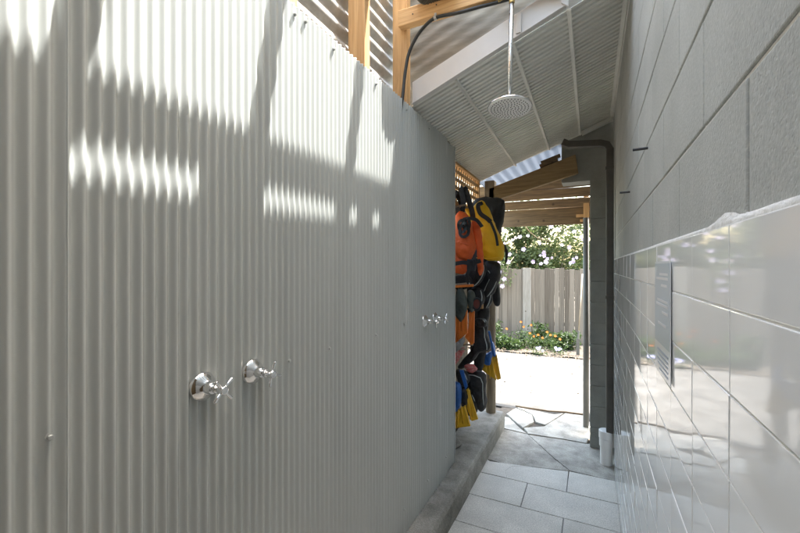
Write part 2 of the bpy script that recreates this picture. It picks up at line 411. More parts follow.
# broken slab in front of the yard
SLAB = dict(
 A=[(-0.808, 4.209), (-0.747, 4.422), (-0.561, 4.295), (-0.525, 4.114), (-0.6, 3.924), (-0.767, 4.16)],
 B=[(-0.86, 4.127), (-0.771, 4.124), (-0.607, 3.879), (-0.547, 3.802), (-0.86, 3.849)],
 C=[(-0.735, 4.45), (-0.356, 4.416), (-0.273, 4.492), (-0.412, 4.094), (-0.508, 4.135), (-0.552, 4.313)],
 D=[(-0.251, 4.495), (-0.076, 4.50), (0.005, 4.249), (-0.049, 3.826), (-0.223, 3.827), (-0.525, 3.807), (-0.583, 3.921), (-0.413, 4.039)],
 E=[(-0.85, 3.817), (-0.536, 3.779), (-0.273, 3.392), (-0.158, 3.252), (-0.40, 3.195), (-0.56, 3.14), (-0.598, 3.144), (-0.728, 3.160), (-0.85, 3.165)],
 F=[(-0.522, 3.775), (-0.221, 3.805), (-0.049, 3.805), (0.111, 3.895), (0.244, 3.818), (0.207, 3.241), (0.063, 3.245), (-0.15, 3.262), (-0.266, 3.408)])
mb = MB()
for k, pts in SLAB.items():
    cx = sum(p[0] for p in pts) / len(pts); cy = sum(p[1] for p in pts) / len(pts)
    out = []
    for (x0, y0), (x1, y1) in zip(pts, pts[1:] + pts[:1]):      # ragged broken edges
        nseg = max(2, int(math.hypot(x1 - x0, y1 - y0) / 0.035))
        for j in range(nseg):
            t = j / nseg; x = x0 + (x1 - x0) * t; y = y0 + (y1 - y0) * t
            q = noise.noise(Vector((x * 19, y * 19, 1))) * 0.006
            s_ = 1.016 if k in 'EF' else 1.026
            out.append((cx + (x - cx) * s_ + q, cy + (y - cy) * s_ + q))
    mb.prism_xy(out, -0.035, {'A': 0.0008, 'B': -0.001, 'C': 0.0, 'D': 0.0016, 'E': -0.0022, 'F': -0.0015}[k])
structure(mb.build('broken_slab', M['slab'], bevel=0.003))
sheet('slab_edge_fill', -0.9, 0.4, 3.78, 4.46, -0.016, M['dirt'], 20, 12, 0.006)
sheet('garden_bed', -8, 5, 7.28, 8.75, 0.012, M['dirt'], 120, 14, 0.05)
mb = MB(); mb.tube([(-0.76, 4.475, 0.004), (-0.6, 4.462, 0.008), (-0.42, 4.468, 0.006), (-0.25, 4.51, 0.008), (-0.07, 4.53, 0.004)], 0.009, 8)
tag(mb.build('edging_strip', M['old_x'], smooth=True), 'thin dark rusty edging strip lying along the far edge of the cracked slab', 'edging')

# kerb beside the corrugated wall
mb = MB()
vs = []
bm = mb.bm
N = 60; prof = [(-0.757, -0.03), (-0.751, 0.06), (-0.749, 0.135), (-0.762, 0.163), (-0.80, 0.166), (-0.90, 0.164), (-1.03, 0.162), (-1.03, -0.03)]
ringsk = []
for j in range(N + 1):
    y = -1.4 + (3.83 + 1.4) * j / N
    ring = []
    for i, (x, z) in enumerate(prof):
        q = noise.noise(Vector((x * 9, y * 7, z * 9))) * 0.006 if 0 < i < 6 else 0
        yy = y
        if j == N and i in (3, 4): yy -= 0.012
        ring.append(bm.verts.new((x + q, yy + (0.03 * (x + 0.75) / -0.28 * -1 if j == N else 0), z + q * 0.6)))
    ringsk.append(ring)
for a, b in zip(ringsk, ringsk[1:]):
    for k in range(len(prof) - 1): bm.faces.new((a[k], a[k + 1], b[k + 1], b[k]))
    bm.faces.new((a[-1], a[0], b[0], b[-1]))
bm.faces.new(ringsk[0][::-1]); bm.faces.new(ringsk[-1])
tag(mb.build('concrete_kerb', M['concrete'], smooth=False, bevel=0.006), 'low rough concrete kerb running along the foot of the corrugated wall', 'kerb')

# ------------------------------------------------------------------ left: corrugated steel wall
P = 0.0267; LX = -0.874; AMP = 0.0054
wall = thing('corrugated_wall', (LX, 0.6, 0.165), 'pale grey corrugated steel shower wall filling the left side of the passage', 'wall')
segs = [(-1.4, 0.388, 0.0, 2.404), (0.381, 1.63, 0.0015, 2.404), (1.623, 2.50, 0.003, 2.404), (2.494, 2.664, -0.004, 2.392)]
for y0, y1, dx, top in segs:
    cb = corrugated(y0, y1, P, AMP, 0.166, top, lambda u, v, w_, dx=dx: (LX + dx + w_, u, v), sub=14)
    cb.build('sheet', M['wall_steel'], wall, smooth=True, solid=0.0009, recalc=False)
mb = MB(); mb.box((-0.968, 2.60, 0.17), (-0.882, 2.658, 2.38)); mb.build('end_stud', M['old_z'], wall, bevel=0.002)
mb = MB(); mb.box((-0.881, 2.658, 0.167), (-0.868, 2.670, 2.392)); mb.build('end_trim', M['wall_steel'], wall, bevel=0.001)

def add_screw(y, z, r=0.0075):
    y = (round((y - P / 4) / P)) * P + P / 4                # sits on a crest
    s_ = MB(); s_.lathe([(0, r), (0.0015, r), (0.002, r * 0.66), (0.0062, r * 0.66), (0.0072, r * 0.5)], (LX + AMP + 0.002, y, z), (1, 0, 0), 12)
    s_.build('screw', M['screw'], wall, smooth=False)
for y, z in [(0.352, 1.247), (0.977, 1.25), (1.191, 1.249), (1.527, 1.244), (1.828, 1.254),
             (2.456, 0.295), (2.142, 0.297), (1.824, 0.303), (0.987, 2.368), (1.056, 2.374), (1.198, 2.361), (1.518, 2.365),
             (1.846, 2.363), (2.173, 2.367), (2.537, 2.372)]:
    add_screw(y, z)

# taps
def make_tap(y, z, spin, label):
    t = thing('tap', (LX, y, z), label, 'tap', 'chrome taps on the corrugated wall')
    x0 = LX + AMP + 0.001
    e = MB(); e.lathe([(-0.004, 0.0345), (0.003, 0.0355), (0.006, 0.034), (0.013, 0.026), (0.019, 0.019), (0.022, 0.0165)], (x0, y, z), (1, 0, 0), 40)
    e.build('escutcheon', M['chrome'], t, smooth=False, bevel=0)
    e = MB(); e.lathe([(0.018, 0.0150), (0.036, 0.0150), (0.039, 0.0135), (0.0395, 0.0085), (0.046, 0.0085), (0.047, 0.0105), (0.052, 0.0105), (0.053, 0.0065), (0.066, 0.006)], (x0, y, z), (1, 0, 0), 24)
    e.build('spindle', M['chrome'], t, smooth=False, bevel=0.0006)
    hub = Vector((x0 + 0.071, y, z))
    h = MB(); h.lathe([(0.060, 0.008), (0.064, 0.0115), (0.076, 0.0115), (0.080, 0.010), (0.082, 0.006)], (x0, y, z), (1, 0, 0), 20)
    for k in range(4):
        a = spin + k * math.pi / 2; d = Vector((0.10, math.cos(a), math.sin(a))).normalized()
        h.tube([hub + d * 0.006, hub + d * 0.016, hub + d * 0.032, hub + d * 0.0345], [0.0042, 0.0036, 0.0048, 0.0036], 12)
    h.build('handle', M['chrome'], t, smooth=False, bevel=0.0006)
    for c in t.children:
        for p in c.data.polygons: p.use_smooth = True
        try: c.data.set_sharp_from_angle(angle=R(35))
        except Exception: pass
    return t
make_tap(0.661, 1.253, R(42), 'chrome cross handle tap nearest the camera, its cross turned to a diagonal')
make_tap(0.821, 1.252, R(72), 'chrome cross handle tap just right of the nearest tap, handle nearly upright')
make_tap(2.096, 1.236, R(78), 'small chrome tap towards the far end of the wall, left of the far pair')
make_tap(2.255, 1.234, R(60), 'small chrome tap closest to the far end of the steel wall')

# ------------------------------------------------------------------ timber frame over the wall
frame = thing('timber_frame', (-0.93, 1, 0.17), 'orange pine stud frame rising above the corrugated steel wall', 'timber frame')
ys = [-0.86, -0.39, 0.08, 0.55, 1.01, 1.487, 1.92]
for y in ys:
    mb = MB(); mb.box((-0.972, y - 0.0225, 0.17), (-0.886, y + 0.0225, 3.62)); mb.build('stud', M['pine_z'], frame, bevel=0.003)
ends = ys + [2.60]
for a, b in zip(ends, ends[1:]):
    mb = MB(); mb.box((-0.968, a + 0.0235, 2.362), (-0.884, b - (0.0235 if b < 2.5 else 0.002), 2.408)); mb.build('nogging', M['old_y'], frame, bevel=0.002)
for y in ys[:-1]:
    mb = MB(); mb.box((-0.884, y - 0.030, 2.815), (0.158, y + 0.030, 2.885)); mb.build('rafter', M['pine_x'], frame, bevel=0.003)
mb = MB(); mb.box((-0.915, 1.848, 2.808), (0.158, 1.896, 2.893))
beam = tag(mb.build('timber_beam', M['pine_x'], bevel=0.004), 'horizontal orange pine beam across the passage holding up the shower pipe', 'beam')
for x, z in ((-0.70, 2.86), (-0.62, 2.872), (-0.83, 2.85)):
    mb = MB(); mb.lathe([(-0.001, 0.004), (0.0015, 0.0038)], (x, 1.848, z), (0, -1, 0), 10); mb.build('nail', M['dark_hole'], beam)

# old galvanised fence behind the studs, waves along z
cb = corrugated(1.9, 3.66, 0.076, 0.0085, -1.4, 2.02, lambda u, v, w_: (-1.0 + w_, v, u), sub=12, nv=1)
o = cb.build('galvanised_fence', M['galv'], smooth=True, solid=0.001, recalc=False)
tag(o, 'galvanised corrugated sheet fence behind the pine studs, its ridges striped by the sun', 'fence')
# back of the equipment bay
cb = corrugated(-1.4, 3.76, 0.076, 0.0085, 0.0, 1.88, lambda u, v, w_: (-1.10 + w_, u, v), sub=8)
tag(cb.build('bay_backing', M['old_iron'], smooth=True, solid=0.001, recalc=False), 'dull iron sheeting at the back of the bay where the dive gear hangs', 'fence')
# gable sheet behind the fascia
cb = corrugated(2.40, 3.75, 0.076, 0.0025, -0.95, 0.15, lambda u, v, w_: (v, 2.06 + w_, u + 0.40 * (v + 0.95)), sub=12)
for v in cb.bm.verts:
    lo = 2.48 + 0.39 * (v.co.x + 0.875)
    if v.co.z < lo: v.co.z = lo
tag(cb.build('gable_sheet', M['old_iron'], smooth=True, solid=0.001, recalc=False), 'stained old corrugated iron sheet above the sloping white fascia', 'sheet')

# ------------------------------------------------------------------ sloping roof
def rz(x, y): return 2.395 + 0.385 * (x + 0.875) + 0.020 * (3.74 - y)
roof = thing('corrugated_roof', (-0.4, 2.85, 2.6), 'sloping ribbed grey steel roof over the far half of the passage', 'roof')
cb = corrugated(1.965, 3.735, 0.0395, 0.0085, -1.06, 0.1595, lambda u, v, w_: (v, u, rz(v, u) + 0.010 + w_), sub=24, pan=True)
cb.build('sheet', M['roof_steel'], roof, smooth=False, solid=0.001, recalc=False)
for x in (-0.635, -0.345, -0.095, 0.142):
    mb = MB()
    mb.bar((x, 1.955, rz(x, 1.955) - 0.004), (x, 3.742, rz(x, 3.742) - 0.004), 0.020, 0.010)
    mb.bar((x + 0.006, 1.955, rz(x, 1.955) - 0.010), (x + 0.006, 3.742, rz(x, 3.742) - 0.010), 0.007, 0.006)
    mb.build('joint_strip', M['roof_steel'], roof, bevel=0.0015)
mb = MB(); mb.bar((0.1565, 1.955, rz(0.157, 1.955) - 0.004), (0.1565, 3.735, rz(0.157, 3.74) - 0.004), 0.006, 0.05); mb.build('wall_flashing', M['roof_steel'], roof)
mb = MB(); mb.bar((-1.05, 3.752, rz(-0.93, 3.75) + 0.004), (0.15, 3.752, rz(0.15, 3.75) + 0.004), 0.03, 0.035); mb.build('edge_capping', M['roof_steel'], roof, bevel=0.003)
mb = MB(); mb.bar((-0.08, 3.69, rz(-0.08, 3.69) - 0.02), (0.15, 3.69, rz(0.15, 3.69) - 0.02), 0.05, 0.03); mb.build('edge_flashing', M['roof_steel'], roof, bevel=0.003)
mb = MB(); mb.prism_xz([(-0.868, 2.428), (-0.105, 2.737), (-0.105, 2.842), (-0.868, 2.538)], 1.925, 1.948); mb.build('fascia', M['fascia'], roof, bevel=0.002)
mb = MB(); mb.prism_xz([(-0.868, 2.421), (-0.105, 2.730), (-0.105, 2.7365), (-0.868, 2.4275)], 1.920, 1.953); mb.build('fascia_bead', M['fascia'], roof, bevel=0.001)
mb = MB(); mb.box((-0.325, 1.915, 2.655), (-0.300, 1.9245, 2.748)); mb.build('fascia_joint_cover', M['fascia'], roof, bevel=0.002)
mb = MB(); mb.prism_xz([(-0.135, 2.86), (-0.125, 2.74), (-0.095, 2.715), (-0.085, 2.86)], 1.912, 1.9235); mb.build('hanging_bracket', M['fascia'], roof, bevel=0.002)
mb = MB(); mb.tube([(-0.168, 1.88, 2.90), (-0.162, 1.88, 2.80), (-0.155, 1.878, 2.775)], [0.016, 0.016, 0.013], 16)
tag(mb.build('pipe_end', M['white_plastic'], smooth=True, bevel=0.002), 'capped white pipe end poking down beside the roof bracket', 'pipe')

# ------------------------------------------------------------------ shower
SX, SY = -0.337, 1.826
sh = thing('overhead_shower', (SX, SY, 2.80), 'round rain shower head on a long straight pipe under the pine beam', 'shower')
tilt = Matrix.Rotation(R(-7), 3, 'X'); ax = tilt @ Vector((0, 0, 1)); hc = Vector((SX, SY, 2.268))
mb = MB(); mb.tube([(SX, SY, 2.30), (SX + 0.004, SY, 2.52), (SX + 0.010, SY, 2.765)], 0.0105, 16); mb.build('pipe', M['dull_chrome'], sh, smooth=True)
mb = MB(); mb.lathe([(0, 0.013), (0.03, 0.013), (0.032, 0.017), (0.05, 0.017), (0.052, 0.014), (0.075, 0.014)], (SX + 0.010, SY, 2.745), (0, 0, 1), 16)
mb.tube([(SX + 0.01, SY, 2.785), (SX - 0.02, SY, 2.785), (SX - 0.045, SY, 2.785)], [0.012, 0.012, 0.013], 14); mb.lathe([(0, 0.016), (0.012, 0.016), (0.014, 0.010)], (SX - 0.040, SY, 2.785), (-1, 0, 0), 6)
mb.build('elbow', M['brass'], sh, smooth=False, bevel=0.001)
mb = MB(); mb.lathe([(0.004, 0.0975), (0.007, 0.0985), (0.011, 0.0975), (0.014, 0.092), (0.018, 0.04), (0.028, 0.018), (0.045, 0.0145)], hc, ax, 48)
hd = mb.build('shower_head', M['chrome'], sh, smooth=True)
mb = MB(); mb.lathe([(0.0, 0.094), (0.0035, 0.0955)], hc, ax, 48); fc = mb.build('face_plate', M['white_plastic'], hd)
mb = MB()
u = ax.orthogonal().normalized(); v = ax.cross(u)
for ring, n in ((0.012, 6), (0.026, 12), (0.040, 18), (0.054, 24), (0.068, 30), (0.082, 36)):
    for k in range(n):
        a = 2 * math.pi * k / n + ring * 30
        mb.lathe([(-0.0022, 0.0022), (0.001, 0.0028)], hc + (u * math.cos(a) + v * math.sin(a)) * ring, ax, 6)
mb.build('nozzles', M['dark_hole'], hd)

# conduit
mb = MB()
cp = [(-0.878, 1.80, 2.33), (-0.872, 1.815, 2.42), (-0.866, 1.828, 2.53), (-0.851, 1.835, 2.63), (-0.822, 1.838, 2.695), (-0.775, 1.84, 2.752), (-0.703, 1.84, 2.790), (-0.588, 1.852, 2.790), (-0.487, 1.862, 2.795), (-0.391, 1.87, 2.797), (-0.2, 1.87, 2.797), (0.15, 1.87, 2.797)]
sp = []
for i in range(len(cp) - 1):
    p0 = Vector(cp[max(0, i - 1)]); p1 = Vector(cp[i]); p2 = Vector(cp[i + 1]); p3 = Vector(cp[min(len(cp) - 1, i + 2)])
    for k in range(5):
        t = k / 5
        sp.append(0.5 * ((2 * p1) + (p2 - p0) * t + (2 * p0 - 5 * p1 + 4 * p2 - p3) * t * t + (3 * p1 - p0 - 3 * p2 + p3) * t ** 3))
sp.append(Vector(cp[-1]))
mb.tube(sp, 0.0085, 12)
cb_ = mb.build('conduit', M['cable'], smooth=True); tag(cb_, 'black flexible conduit curving up the pine post and along the beam', 'conduit')
mb = MB(); mb.lathe([(-0.006, 0.0115), (0.006, 0.0115)], (-0.703, 1.84, 2.790), (1, 0, 0.15), 14); mb.box((-0.708, 1.838, 2.795), (-0.698, 1.847, 2.815)); mb.build('clip', M['screw'], cb_)

# dark ribbed disc over the beam
dk = thing('ribbed_disc', (-0.686, 1.80, 2.90), 'dark grey ribbed round cover above the pine beam, cut by the top of the picture', 'cover')
dc = Vector((-0.686, 1.79, 2.885)); dax = Vector((0.0, 0.12, 1)).normalized()
mb = MB(); mb.lathe([(0.0, 0.094), (0.004, 0.106), (0.03, 0.116), (0.07, 0.118), (0.08, 0.11), (0.10, 0.05)], dc, dax, 40); mb.build('body', M['green_rubber'], dk, smooth=False, bevel=0.002)
mb = MB()
du = dax.orthogonal().normalized(); dv = dax.cross(du)
for k in range(36):
    a = 2 * math.pi * k / 36; e = du * math.cos(a) + dv * math.sin(a)
    mb.bar(dc + e * 0.035 - dax * 0.002, dc + e * 0.093 - dax * 0.002, 0.004, 0.005, dax)
mb.build('ribs', M['dark_metal'], dk)
mb = MB(); mb.tube([dc + dax * 0.09, dc + dax * 0.45], 0.012, 10); mb.build('stem', M['dark_metal'], dk, smooth=True)

# ------------------------------------------------------------------ right: block wall with white tiling
bw = thing('block_wall', (0.25, 1, 0), 'tall grey painted concrete block wall, white tiled below, along the right side', 'wall')
mb = MB(); mb.box((0.1630, -1.5, 0.0), (0.355, 3.735, 4.414)); mb.build('core', M['mortar'], bw)
FX = 0.160; CH = 0.1745
mb = MB()
for c in range(-1, 17):
    z0 = 1.596 + CH * c; z1 = min(z0 + CH, 4.418); y = -1.5 + (0.0 if c % 2 == 0 else -0.195) + 0.131
    if c == 16: z1 = 4.418
    while y < 3.735:
        a = max(y, -1.5); b = min(y + 0.39, 3.735)
        if b - a > 0.02:
            d = random.uniform(-0.0008, 0.0008); jb = 0.0022; jp = 0.0014 if random.random() < 0.7 else 0.0026
            mb.box((FX + d, a + jp, z0 + jb), (0.20, b - jp, z1 - jb))
        y += 0.39
mb.build('blocks', M['block'], bw, bevel=0.0035, seg=3)
mb = MB()
TP = 0.1055; top = 1.603
for j in range(15):
    z1 = top - TP * j; z0 = z1 - TP
    y = 0.014 - 1.4
    while y < 3.40:
        b = min(y + 0.2, 3.43); g = 0.0013
        th = random.uniform(-1, 1) * 0.0006; tz = random.uniform(-1, 1) * 0.0006
        vv = mb.box((0.1520, y + g, max(z0 + g, 0.002)), (0.1600, b - g, z1 - g))
        cy = (y + b) / 2; cz = (z0 + z1) / 2
        for q in vv:
            if q.co.x < 0.155: q.co.x += th * (q.co.y - cy) / 0.1 + tz * (q.co.z - cz) / 0.05
        y += 0.2
mb.build('tiling', M['white_tile'], bw, bevel=0.0012, seg=2)
mb = MB(); mb.box((0.1534, -1.38, 0.0), (0.1598, 3.428, 1.6025)); mb.build('grout', M['grout'], bw)
bm = bmesh.new(); ring = []
for k in range(0, 161):                                   # rough mortar fillet over the top tile row
    y = -1.38 + 4.81 * k / 160
    hgt = 0.006 + 0.005 * abs(noise.noise(Vector((y * 5, 2, 0)))) + 0.020 * math.exp(-((y - 0.66) / 0.055) ** 2) * (0.8 + 0.6 * noise.noise(Vector((y * 30, 7, 0))))
    ring.append([bm.verts.new(c) for c in ((0.1545, y, 1.6027), (0.1545, y, 1.6085), (0.1585, y, 1.604 + hgt * 0.55), (0.1606, y, 1.604 + hgt))])
for a, b in zip(ring, ring[1:]):
    for k in range(3): bm.faces.new((a[k], a[k + 1], b[k + 1], b[k]))
mb = MB(); mb.bm.free(); mb.bm = bm; mb.build('mortar_fillet', M['mortar'], bw, smooth=True)
for y, z in ((1.47, 1.927), (2.13, 1.90)):
    mb = MB(); mb.tube([(0.165, y, z), (0.118, y, z - 0.001)], 0.0045, 8)
    mb.build('steel_peg', M['dark_hole'], bw)
mb = MB(); mb.box((0.17, -1.5, 4.541), (0.19, 2.4, 4.654))  # unseen beam and packers, added to cut the sun into patches and a stripe
for y0, y1 in ((-1.3, -1.2), (-0.4, -0.3), (0.1, 0.2), (0.60, 0.87), (1.15, 1.36), (1.72, 1.815), (1.87, 1.995), (2.06, 2.4)): mb.box((0.172, y0, 4.416), (0.188, y1, 4.540))
tag(mb.build('shadow_beam', M['old_y'], bevel=0.003), 'unseen timber beam added above the block wall to shape the sun patches', 'beam')

# shed added behind the camera to darken the wall grooves
se = thing('rear_blocker', (-0.4, -1.5, 0), 'dark boarded shed added behind the viewer, unseen, to darken the wall grooves', 'blocker')
mb = MB(); mb.box((-0.86, -0.62, 0), (0.148, -0.56, 2.9)); mb.build('wall', M['old_z'], se)
mb = MB(); mb.bar((-0.86, -0.42, 2.915), (0.148, -0.42, 2.915), 0.42, 0.03); mb.build('roof', M['old_x'], se)

# sign on the tiles
sg = thing('wall_sign', (0.15, 1.09, 1.43), 'small blue and white notice taped to the white tiled wall', 'sign')
mb = MB(); mb.bar((0.1492, 0.995, 1.4285), (0.1455, 1.19, 1.4285), 0.0012, 0.267); mb.build('sheet', M['sign_white'], sg)
mb = MB(); mb.bar((0.1484, 0.999, 1.462), (0.1448, 1.187, 1.462), 0.0008, 0.190); bl = mb.build('blue_panel', M['sign_blue'], sg)
mb = MB()
for z, a, b in ((1.532, 1.02, 1.12), (1.522, 1.02, 1.165), (1.506, 1.03, 1.10), (1.470, 1.02, 1.15), (1.460, 1.02, 1.165), (1.444, 1.02, 1.09), (1.415, 1.04, 1.14)):
    mb.bar((0.1479 - (a - 0.999) * 0.0192, a, z), (0.1479 - (b - 0.999) * 0.0192, b, z), 0.0006, 0.0055)
mb.build('white_lines', M['sign_white'], bl)
mb = MB()
for k in range(5):
    z = 1.350 - 0.011 * k; a, b = 1.02, random.uniform(1.11, 1.165)
    mb.bar((0.1484 - (a - 0.995) * 0.019, a, z), (0.1484 - (b - 0.995) * 0.019, b, z), 0.0006, 0.0045)
mb.build('print_lines', M['sign_ink'], sg)

# ------------------------------------------------------------------ far end: dark block pier, downpipe
pier = thing('block_pier', (0.1, 3.85, 0), 'dark grey concrete block pier at the end of the right wall', 'pier')
mb = MB(); mb.box((-0.010, 3.747, 0), (0.36, 3.935, 2.28)); mb.box((-0.238, 3.757, 2.29), (0.36, 3.935, 2.90)); mb.build('mortar_core', M['dark_block'], pier)
mb = MB()
for c in range(0, 13):
    z0 = 0.178 * c
    zt = min(z0 + 0.178, 2.29)
    mb.box((-0.016, 3.740, z0 + 0.002), (0.37, 3.941, zt - 0.002))
for k in range(3):
    z0 = 2.292 + 0.205 * k
    for a, b in ((-0.245, -0.01), (-0.01, 0.37)) if k == 0 else ((-0.245, -0.12), (-0.12, 0.37)):
        mb.box((a + 0.001, 3.768, z0 + 0.002), (b - 0.001, 3.941, z0 + 0.203))
mb.build('blocks', M['dark_block'], pier, bevel=0.003)

dp = thing('downpipe', (0.11, 3.45, 0), 'dark brown square downpipe in the corner, bending under the roof', 'downpipe')
def rect_pipe(mb, pts, a, b):
    for p, q in zip(pts, pts[1:]): mb.bar(p, q, a, b, (0, 1, 0))
mb = MB(); mb.box((0.099, 3.438, 0.26), (0.1515, 3.50, 2.47)); mb.build('shaft', M['dark_metal'], dp, bevel=0.006)
mb = MB()
pts = [(-0.215, 3.47, 2.565), (-0.165, 3.47, 2.537), (0.06, 3.47, 2.517), (0.105, 3.47, 2.50), (0.1252, 3.47, 2.46)]
bm = mb.bm; rr = []
for i, p in enumerate(pts):
    p = Vector(p); d = (Vector(pts[min(i + 1, 4)]) - Vector(pts[max(i - 1, 0)])).normalized(); nrm = Vector((-d.z, 0, d.x))
    if i == 4: nrm = Vector((1, 0, 0)).normalized()
    rr.append([bm.verts.new(p + nrm * s1 * 0.026 + Vector((0, s2 * 0.030, 0))) for s1, s2 in ((-1, -1), (1, -1), (1, 1), (-1, 1))])
for a, b in zip(rr, rr[1:]):
    for k in range(4): bm.faces.new((a[k], a[(k + 1) % 4], b[(k + 1) % 4], b[k]))
bm.faces.new(rr[0]); bm.faces.new(rr[-1])
mb.build('elbow', M['dark_metal'], dp, bevel=0.005)
for z in (1.30, 2.30):
    mb = MB(); mb.box((0.094, 3.432, z), (0.1515, 3.4375, z + 0.024)); mb.build('strap', M['dark_metal'], dp)
mb = MB(); mb.lathe([(0.0, 0.044), (0.14, 0.044), (0.142, 0.050), (0.20, 0.050), (0.205, 0.053), (0.262, 0.053), (0.266, 0.045)], (0.101, 3.487, 0.0), (0, 0, 1), 30)
mb.build('socket', M['white_plastic'], dp, smooth=False, bevel=0.001)

# gate post, and hidden screens added to shape sun patches beyond the pier
mb = MB(); mb.tube([(-0.052, 4.20, 0.0), (-0.052, 4.20, 2.02)], 0.026, 24)
tag(mb.build('gate_post', M['post_steel'], smooth=True), 'slim round galvanised gate post catching the sun beside the dark pier', 'post')
scn = thing('shade_screen', (0.2, 4.3, 0), 'added dark timber screen hidden behind the block pier, slotted for sun patches', 'screen')
mb = MB()
mb.box((0.16, 3.95, 0.0), (0.19, 3.958, 3.0)); mb.box((0.16, 4.0, 0.60), (0.19, 4.273, 3.0)); mb.box((0.16, 4.17, 0.0), (0.19, 4.273, 0.599))
mb.box((0.16, 3.9585, 0.60), (0.19, 3.9995, 0.73)); mb.box((0.16, 3.9585, 0.85), (0.19, 3.9995, 1.83)); mb.box((0.16, 3.9585, 2.07), (0.19, 3.9995, 3.0))
mb.build('panel', M['old_z'], scn)
mb = MB(); mb.box((0.16, 4.342, 0.0), (0.19, 4.73, 3.0)); mb.build('shade_board', M['old_z'], scn, bevel=0.003)  # hidden board, added to keep the slab shaded up to the yard

# ------------------------------------------------------------------ timber over the opening
mb = MB(); mb.prism_xz([(-0.875, 2.155), (-0.105, 2.352), (-0.128, 2.515), (-0.875, 2.285)], 3.70, 3.745)
tag(mb.build('sloping_rafter', M['mid_x'], bevel=0.004), 'weathered sloping timber rafter just below the far edge of the roof', 'rafter')
mb = MB(); mb.bar((-0.42, 3.72, 2.447), (-0.27, 3.72, 2.493), 0.045, 0.028); mb.bar((-0.41, 3.72, 2.476), (-0.25, 3.72, 2.525), 0.045, 0.026)
tag(mb.build('packing_block', M['old_x'], bevel=0.003), 'short offcut packing blocks sitting on the sloping rafter', 'block')
mb = MB(); mb.box((-1.3, 4.85, 2.03), (0.9, 4.90, 2.225))
tag(mb.build('lintel_beam', M['old_x'], bevel=0.004), 'long level timber lintel beam over the way into the yard', 'beam')
bl_ = [(4.80, 2.275, 2.258, 0.10), (4.74, 2.368, 2.372, 0.105), (4.68, 2.452, 2.492, 0.115), (4.60, 2.56, 2.60, 0.10)]
lab = ['lowest weathered board just above the level lintel beam', 'second weathered board up above the lintel beam', 'third weathered board up above the lintel beam', 'topmost weathered board behind the sloping rafter']
for (y, z0, z1, h), l_ in zip(bl_, lab):
    mb = MB(); mb.bar((-1.3, y, z0), (0.9, y, z1), 0.022, h, (0, -0.45, 1))
    tag(mb.build('slat_board', M['old_x'], bevel=0.003), l_, 'board', 'boards above the lintel beam')
mb = MB(); mb.box((-0.085, 4.845 - 0.05, 1.90), (-0.03, 4.845, 2.42)); mb.box((-0.16, 4.80, 2.10), (-0.0855, 4.84, 2.13)); mb.box((-0.12, 4.80, 2.05), (-0.0855, 4.84, 2.075))
tag(mb.build('hanger_batten', M['pine_z'], bevel=0.003), 'short upright pine batten at the right end of the lintel beam', 'batten')
mb = MB(); mb.tube([(-0.867, 3.745, 0.15), (-0.865, 3.745, 1.0), (-0.868, 3.745, 1.9)], [0.047, 0.044, 0.045], 18); mb.box((-0.915, 3.70, 1.9), (-0.825, 3.79, 2.36))
tag(mb.build('corner_post', M['grey_z'], smooth=False, bevel=0.003), 'weathered timber corner post standing on the far end of the kerb', 'post')
cb = corrugated(-1.0, 0.3, 0.076, 0.008, 3.78, 4.86, lambda u, v, w_: (u, v, rz(u, 3.74) + 0.03 - 0.02 * (v - 3.78) + w_), sub=10)
tag(cb.build('plastic_sheet', M['clear_sheet'], smooth=True, solid=0.001, recalc=False), 'pale translucent corrugated plastic sheet showing between the roof edge and the sloping rafter', 'sheet')
# lattice
lt = thing('lattice_panel', (-0.98, 3.2, 2.2), 'golden timber lattice panel under the roof behind the hanging gear', 'lattice')
mb = MB(); mb.box((-1.0, 2.668, 2.352), (-0.955, 3.698, 2.372)); mb.box((-1.0, 2.668, 2.035), (-0.955, 3.698, 2.068)); mb.box((-1.0, 2.668, 2.0685), (-0.958, 2.71, 2.3515)); mb.box((-1.0, 3.655, 2.0685), (-0.958, 3.697, 2.3515))
mb.build('frame', M['pine_y'], lt, bevel=0.002)
mb = MB(); y = 2.72
while y < 3.65:
    mb.box((-0.986, y, 2.069), (-0.978, y + 0.028, 2.351)); y += 0.062
for z in (2.10, 2.165, 2.23, 2.295): mb.box((-0.9775, 2.711, z), (-0.970, 3.654, z + 0.028))
mb.build('slats', M['pine_z'], lt)
# gear rack
rk = thing('gear_rack', (-1.0, 3.2, 0), 'timber rack of rails and pegs that the dive gear hangs from', 'rack')
for z in (1.97, 1.36, 0.86):
    mb = MB(); mb.box((-1.055, 2.69, z), (-1.012, 3.76, z + 0.07)); mb.build('rail', M['pine_y'], rk, bevel=0.003)
for y, z in ((2.90, 2.0), (3.02, 2.0), (3.16, 2.0), (3.36, 2.0), (2.92, 1.40), (3.10, 1.40), (3.22, 1.40), (2.9, 0.90), (3.1, 0.90), (3.5, 1.03)):
    mb = MB(); mb.tube([(-1.03, y, z), (-0.86, y + 0.01, z + 0.02)], 0.007, 8); mb.build('peg', M['grey_z'], rk, smooth=True)
mb = MB(); mb.prism_xz([(-0.99, 1.205), (-0.80, 1.205), (-0.80, 1.24), (-0.99, 1.24)], 3.17, 3.20)
mb.build('cross_rail', M['pine_x'], rk, bevel=0.002)
